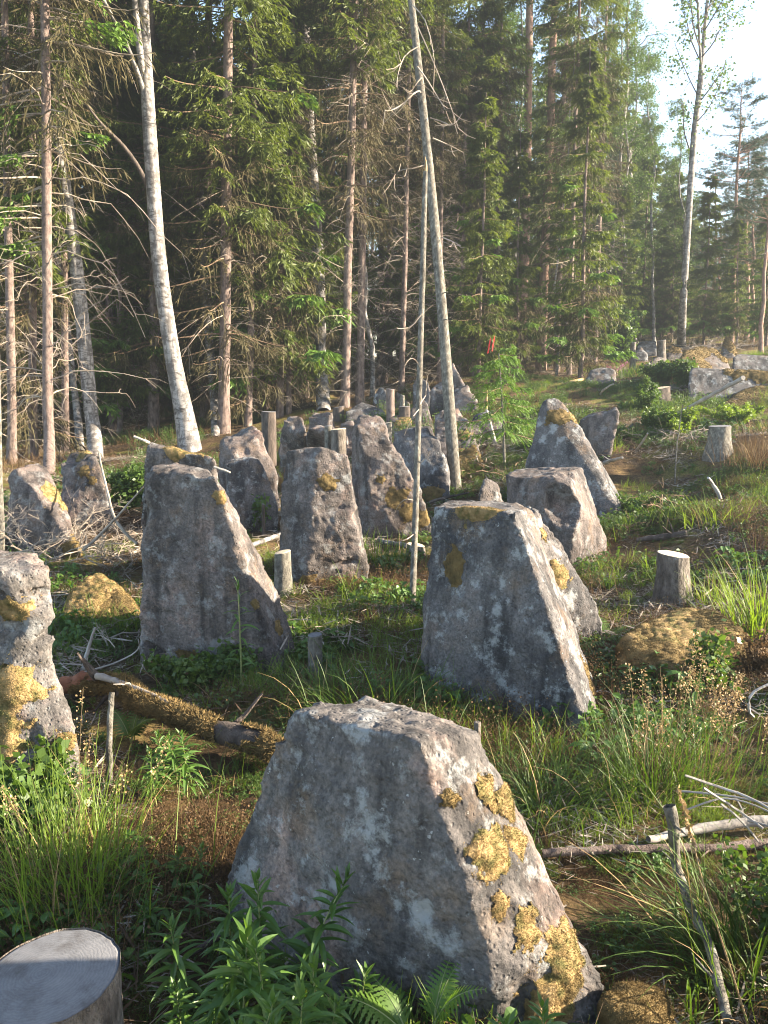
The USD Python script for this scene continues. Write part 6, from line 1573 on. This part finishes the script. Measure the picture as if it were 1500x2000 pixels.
bush("pink-flowering herb before the jagged low stone", (1200, 738), 16.5, 0.35, 0.35, 45, 14, "blossom", 0.02, "flowering_herb", "flower")
bush("bright herbs at the foot of the tall sloping stone", (390, 1335), 3.95, 0.16, 0.35, 260, 15, "herb", 0.03)
bush("light green herbs under the tall bright grass clump", (60, 1650), 2.65, 0.26, 0.3, 320, 16, "herb", 0.04)
bush("rusty-brown dry herb at the right border beside the mossy boulder", (1475, 1330), 3.7, 0.24, 0.14, 200, 17, "grass_dry", 0.018)

# the bright young spruce
rngY = np.random.default_rng(4)
pS = line([(985, 925, 9.9), (984, 860, 9.9), (980, 780, 9.95), (974, 690, 10.0)], 14); gS = pS[0].copy()
th = thing("spruce_sapling", "bright light-green young spruce in the middle of the clearing", "spruce tree", gS)
part(th, "trunk", tubes(pS, np.linspace(0.02, 0.006, 14), 7), M["bark_grey"], smooth=True)
lo_, hi_ = pS[0, 2], pS[-1, 2]
for k in range(22):
    z = lo_ + (hi_ - lo_) * (0.34 + 0.65 * (k / 21.0)); kk = (z - lo_) / (hi_ - lo_)
    w, v = spruce_boughs(rngY, pS, np.array([z]), np.array([0.72 * (1.05 - kk) ** 0.45 * rngY.uniform(0.75, 1.1)]), 0.3, 22, 9, 0.0105, az=np.array([k * 2.4 + rngY.normal(0, 0.2)]), hang=0.5, tert=0.04)
    b = part(th, "bough", w, M["twig_dark"]); part(b, "fresh_shoots", v, M["needle_new"])

# ---------------------------------------------------------------- ground cover: what nobody could count
def patch(fn, k, R, seed):
    """k tufts merged over a small round piece of ground."""
    rng = np.random.default_rng(seed); mb = MB()
    for _ in range(k):
        v, f = fn(); a, r, t = rng.uniform(0, 6.28), R * math.sqrt(rng.random()), rng.uniform(0, 6.28)
        c, sn = math.cos(t), math.sin(t); sc = rng.uniform(0.6, 1.25)
        v = np.stack([v[:, 0] * c - v[:, 1] * sn, v[:, 0] * sn + v[:, 1] * c, v[:, 2]], 1) * sc + [r * math.cos(a), r * math.sin(a), 0]
        mb.add((v, f))
    return mb.get()


def cover(name, label, cat, protos, pts, scale, seed, mat_names):
    rng = np.random.default_rng(seed)
    pi = UsdGeom.PointInstancer.Define(stage, f"/World/{name}")
    paths = []
    for k, (vf, m) in enumerate(zip(protos, mat_names)):
        paths.append(usdkit.mesh(stage, f"/World/{name}/tuft_{'abcdef'[k]}", vf, M[m]).GetPath())
    pi.CreatePrototypesRel().SetTargets(paths)
    n = len(pts); e = 0.12
    kp = np.array(KEEP)
    sc = np.broadcast_to(scale, n) * rng.uniform(0.7, 1.25, n)
    d = np.sqrt(((pts[:, None, :2] - kp[None, :, :2]) ** 2).sum(-1)) - kp[None, :, 2]
    sc = sc * np.clip(0.3 + 2.6 * d.min(1), 0.3, 1.0)
    gx = (Z(pts[:, 0] + e, pts[:, 1]) - Z(pts[:, 0] - e, pts[:, 1])) / (2 * e); gy = (Z(pts[:, 0], pts[:, 1] + e) - Z(pts[:, 0], pts[:, 1] - e)) / (2 * e)
    qs = []
    for k in range(n):
        up = Gf.Rotation(Gf.Vec3d(0, 0, 1), Gf.Vec3d(float(-gx[k]), float(-gy[k]), 1.0)); sp = Gf.Rotation(Gf.Vec3d(0, 0, 1), float(rng.uniform(0, 360)))
        qs.append(Gf.Quath((sp * up).GetQuat()))
    pi.CreatePositionsAttr(Vt.Vec3fArray.FromNumpy(pts.astype(np.float32)))
    pi.CreateProtoIndicesAttr(Vt.IntArray.FromNumpy(rng.integers(0, len(protos), n).astype(np.int32)))
    pi.CreateOrientationsAttr(Vt.QuathArray(qs))
    pi.CreateScalesAttr(Vt.Vec3fArray.FromNumpy(np.repeat(sc.astype(np.float32)[:, None], 3, 1)))
    tag(pi.GetPrim(), label, cat, kind="stuff")


def scatter(seed, n, y0, y1, keep):
    """n points over the seen ground, denser near the viewer; keep(x, y, noise) -> probability."""
    rng = np.random.default_rng(seed)
    out = []
    while sum(map(len, out)) < n:
        y = y0 * (y1 / y0) ** rng.random(4000); x = rng.uniform(-0.56, 0.56, 4000) * (y + 0.6)
        p = keep(x, y, fbm(np.stack([x / 0.9, y / 0.9, 0 * x], 1), 3, 40))
        k = rng.random(4000) < p
        x, y = x[k], y[k]
        out.append(np.stack([x, y, Z(x, y)], 1))
    return np.vstack(out)[:n]


rngC = np.random.default_rng(31)
O = lambda n, s: np.c_[rngC.normal(0, s, (n, 2)), np.zeros(n)]
tuft = lambda n, s, h, w, tilt=0.5, bend=0.9: blades(rngC, O(n, s), h * rngC.uniform(0.4, 1.1, n), w, np.abs(rngC.normal(0, tilt, n)), np.abs(rngC.normal(bend, 0.5, n)), 4)


def airy(n, s, h, w):
    """Fine dry grass with loose seed heads."""
    b = O(n, s); az = rngC.uniform(0, 6.28, n); L = h * rngC.uniform(0.5, 1.15, n)
    mb = MB().add(blades(rngC, b, L, w, np.abs(rngC.normal(0, 0.3, n)), np.abs(rngC.normal(0.35, 0.3, n)), 4, az))
    m = n * 4; k = rngC.integers(0, n, m)
    c = b[k] + np.stack([np.cos(az[k]) * 0.3 * L[k], np.sin(az[k]) * 0.3 * L[k], L[k] * rngC.uniform(0.6, 1.0, m)], 1) + rngC.normal(0, 0.022, (m, 3))
    mb.add(leaf_cloud(rngC, c, 1, 0.006, 0.0075))
    return mb.get()


def rosette(n, r, l, h):
    """Small leafy herb."""
    az = rngC.uniform(0, 6.28, n); rr = r * np.sqrt(rngC.random(n)); z = h * rngC.uniform(0.3, 1, n)
    b = np.stack([np.cos(az) * rr, np.sin(az) * rr, z], 1)
    a2 = rngC.uniform(0, 6.28, n); d = np.stack([np.cos(a2), np.sin(a2), rngC.normal(0.1, 0.35, n)], 1); d = unit(d); s = unit(np.cross(d, [0, 0, 1.0]) + rngC.normal(0, 0.3, (n, 3)))
    K = np.linspace(0, 1, 5); Pt = b[:, None] + d[:, None] * (l * rngC.uniform(0.6, 1.2, n)[:, None] * K)[..., None]; Pt[..., 2] -= 0.4 * l * K ** 2
    w = l * 0.55 * np.array([0.15, 0.8, 1.0, 0.65, 0.03])[None] * np.ones((n, 1))
    up = unit(np.cross(d, s)); up = up * np.sign(up[:, 2:] + 1e-9)
    mb = MB().add(folded(Pt, w, s, up, 0.15))
    mb.add(tubes(np.stack([b * [0.5, 0.5, 0], b], 1), 0.001, 3))
    return mb.get()


def litter(n, r):
    """Fallen needles, bits of bark and short twigs."""
    p = O(n, r); a = rngC.uniform(0, 6.28, n); L = rngC.uniform(0.015, 0.075, n)
    d = np.stack([np.cos(a), np.sin(a), rngC.normal(0, 0.22, n)], 1)
    q = np.stack([p - d * L[:, None], p, p + d * L[:, None]], 1); q[..., 2] += 0.008 + rngC.uniform(0, 0.025, n)[:, None]
    return strips(q, rngC.choice([0.0022, 0.003, 0.009], n)[:, None] * np.array([[0.5, 1, 0.4]]), unit(np.cross(d, [0, 0, 1.0]) + rngC.normal(0, 0.4, (n, 3))))


green = lambda x, y, n: np.clip(0.5 + 3.0 * (n - 0.52) + 0.28 * (x < 0.8) * (y < 6) + 0.2 * (x > 1.0) * (y > 6) - 0.25 * (x > 0.9) * (y < 5), 0.05, 1) * np.where(y > 13.5 + 0.5 * x, 0.15, 1)
cover("green_grass", "short green grass growing in patches between the stones", "grass", [patch(lambda: tuft(26, 0.035, 0.13, 0.0042), 15, 0.24, 1), patch(lambda: tuft(30, 0.05, 0.09, 0.0042, 0.7), 15, 0.24, 2), patch(lambda: tuft(20, 0.03, 0.17, 0.0045, 0.4, 0.8), 13, 0.22, 3), patch(lambda: tuft(26, 0.04, 0.10, 0.0036, 0.6), 16, 0.24, 4)],
      scatter(1, 620, 1.3, 15, green), 1.0, 1, ["grass_bright", "grass", "grass_bright", "grass_bright"])
brown = lambda x, y, n: np.clip(0.55 - 2.5 * (n - 0.52) + 0.35 * (x > 0.6), 0.1, 1) * np.where(y > 14 + 0.5 * x, 0.1, 1)
herbs = lambda x, y, n: np.clip(0.45 + 2.2 * (fbm(np.stack([x / 0.6, y / 0.6, 0 * x + 7], 1), 3, 77) - 0.5), 0.05, 1) * np.where(y > 14.5 + 0.5 * x, 0.2, 1)
cover("dry_grass", "fine rusty brown dry grass with airy seed heads across the clearing", "dry grass", [patch(lambda: airy(26, 0.05, 0.15, 0.0022), 11, 0.24, 5), patch(lambda: airy(24, 0.06, 0.11, 0.0022), 11, 0.24, 6), patch(lambda: tuft(34, 0.05, 0.11, 0.003, 0.6), 13, 0.24, 7)],
      scatter(2, 620, 1.3, 14, brown), 1.0, 2, ["grass_dry", "grass_dry", "grass_dry"])
cover("small_herbs", "small leafy green herbs covering the clearing floor", "ground cover", [patch(lambda: rosette(16, 0.06, 0.032, 0.05), 13, 0.24, 8), patch(lambda: rosette(22, 0.07, 0.036, 0.08), 11, 0.24, 9), patch(lambda: rosette(14, 0.05, 0.045, 0.10), 11, 0.24, 10)],
      scatter(3, 580, 1.3, 16, herbs), 1.0, 3, ["herb", "herb", "fireweed"])
cover("forest_litter", "fallen needles, twigs and bark bits on the forest floor", "litter", [patch(lambda: litter(60, 0.14), 16, 0.45, 11), patch(lambda: litter(50, 0.12), 12, 0.45, 12)], scatter(4, 560, 1.25, 24, lambda x, y, n: 0.3 + 0.7 * (y > 4)), 1.0, 4, ["litter", "twig"])
cover("forest_undergrowth", "low brown blueberry and moss tufts along the forest edge", "ground cover", [patch(lambda: rosette(26, 0.12, 0.03, 0.16), 10, 0.4, 13), patch(lambda: tuft(30, 0.1, 0.2, 0.006, 0.8), 10, 0.4, 14)], scatter(5, 200, 9.5, 26, lambda x, y, n: np.clip(4 * (n - 0.45), 0, 1)), 1.2, 5, ["herb", "grass_dry"])
cover("slope_herbs", "low green herbs and blueberry over the rise on the right", "ground cover", [patch(lambda: rosette(26, 0.09, 0.03, 0.10), 12, 0.3, 15), patch(lambda: rosette(24, 0.08, 0.034, 0.13), 11, 0.3, 16), patch(lambda: tuft(26, 0.05, 0.16, 0.006), 11, 0.3, 17)], scatter(6, 400, 6.5, 21, lambda x, y, n: np.clip(2.5 * (n - 0.3), 0, 1) * (x > 0.1 * y) * (x < 0.55 * y)), 0.8, 6, ["herb", "leaf_birch", "grass_bright"])
# ---------------------------------------------------------------- the air
haze_mat = usdkit.material(stage, "/World/Looks/flare_veil_haze", {"v": ("principled_volume", {"color": (0.8, 0.9, 1.0), "density": 0.0009, "anisotropy": 0.35})}, volume="v.volume")  # added haze imitates the bluish sun-flare veil and lifts the forest shade
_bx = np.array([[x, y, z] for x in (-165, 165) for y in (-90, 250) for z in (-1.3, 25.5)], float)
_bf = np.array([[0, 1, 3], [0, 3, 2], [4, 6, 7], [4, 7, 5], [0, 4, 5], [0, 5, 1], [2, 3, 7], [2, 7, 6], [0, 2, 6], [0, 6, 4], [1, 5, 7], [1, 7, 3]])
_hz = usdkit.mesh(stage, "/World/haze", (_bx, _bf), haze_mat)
tag(_hz.GetPrim(), "thin haze volume added to imitate the pale veil of sun flare", "haze", kind="stuff")
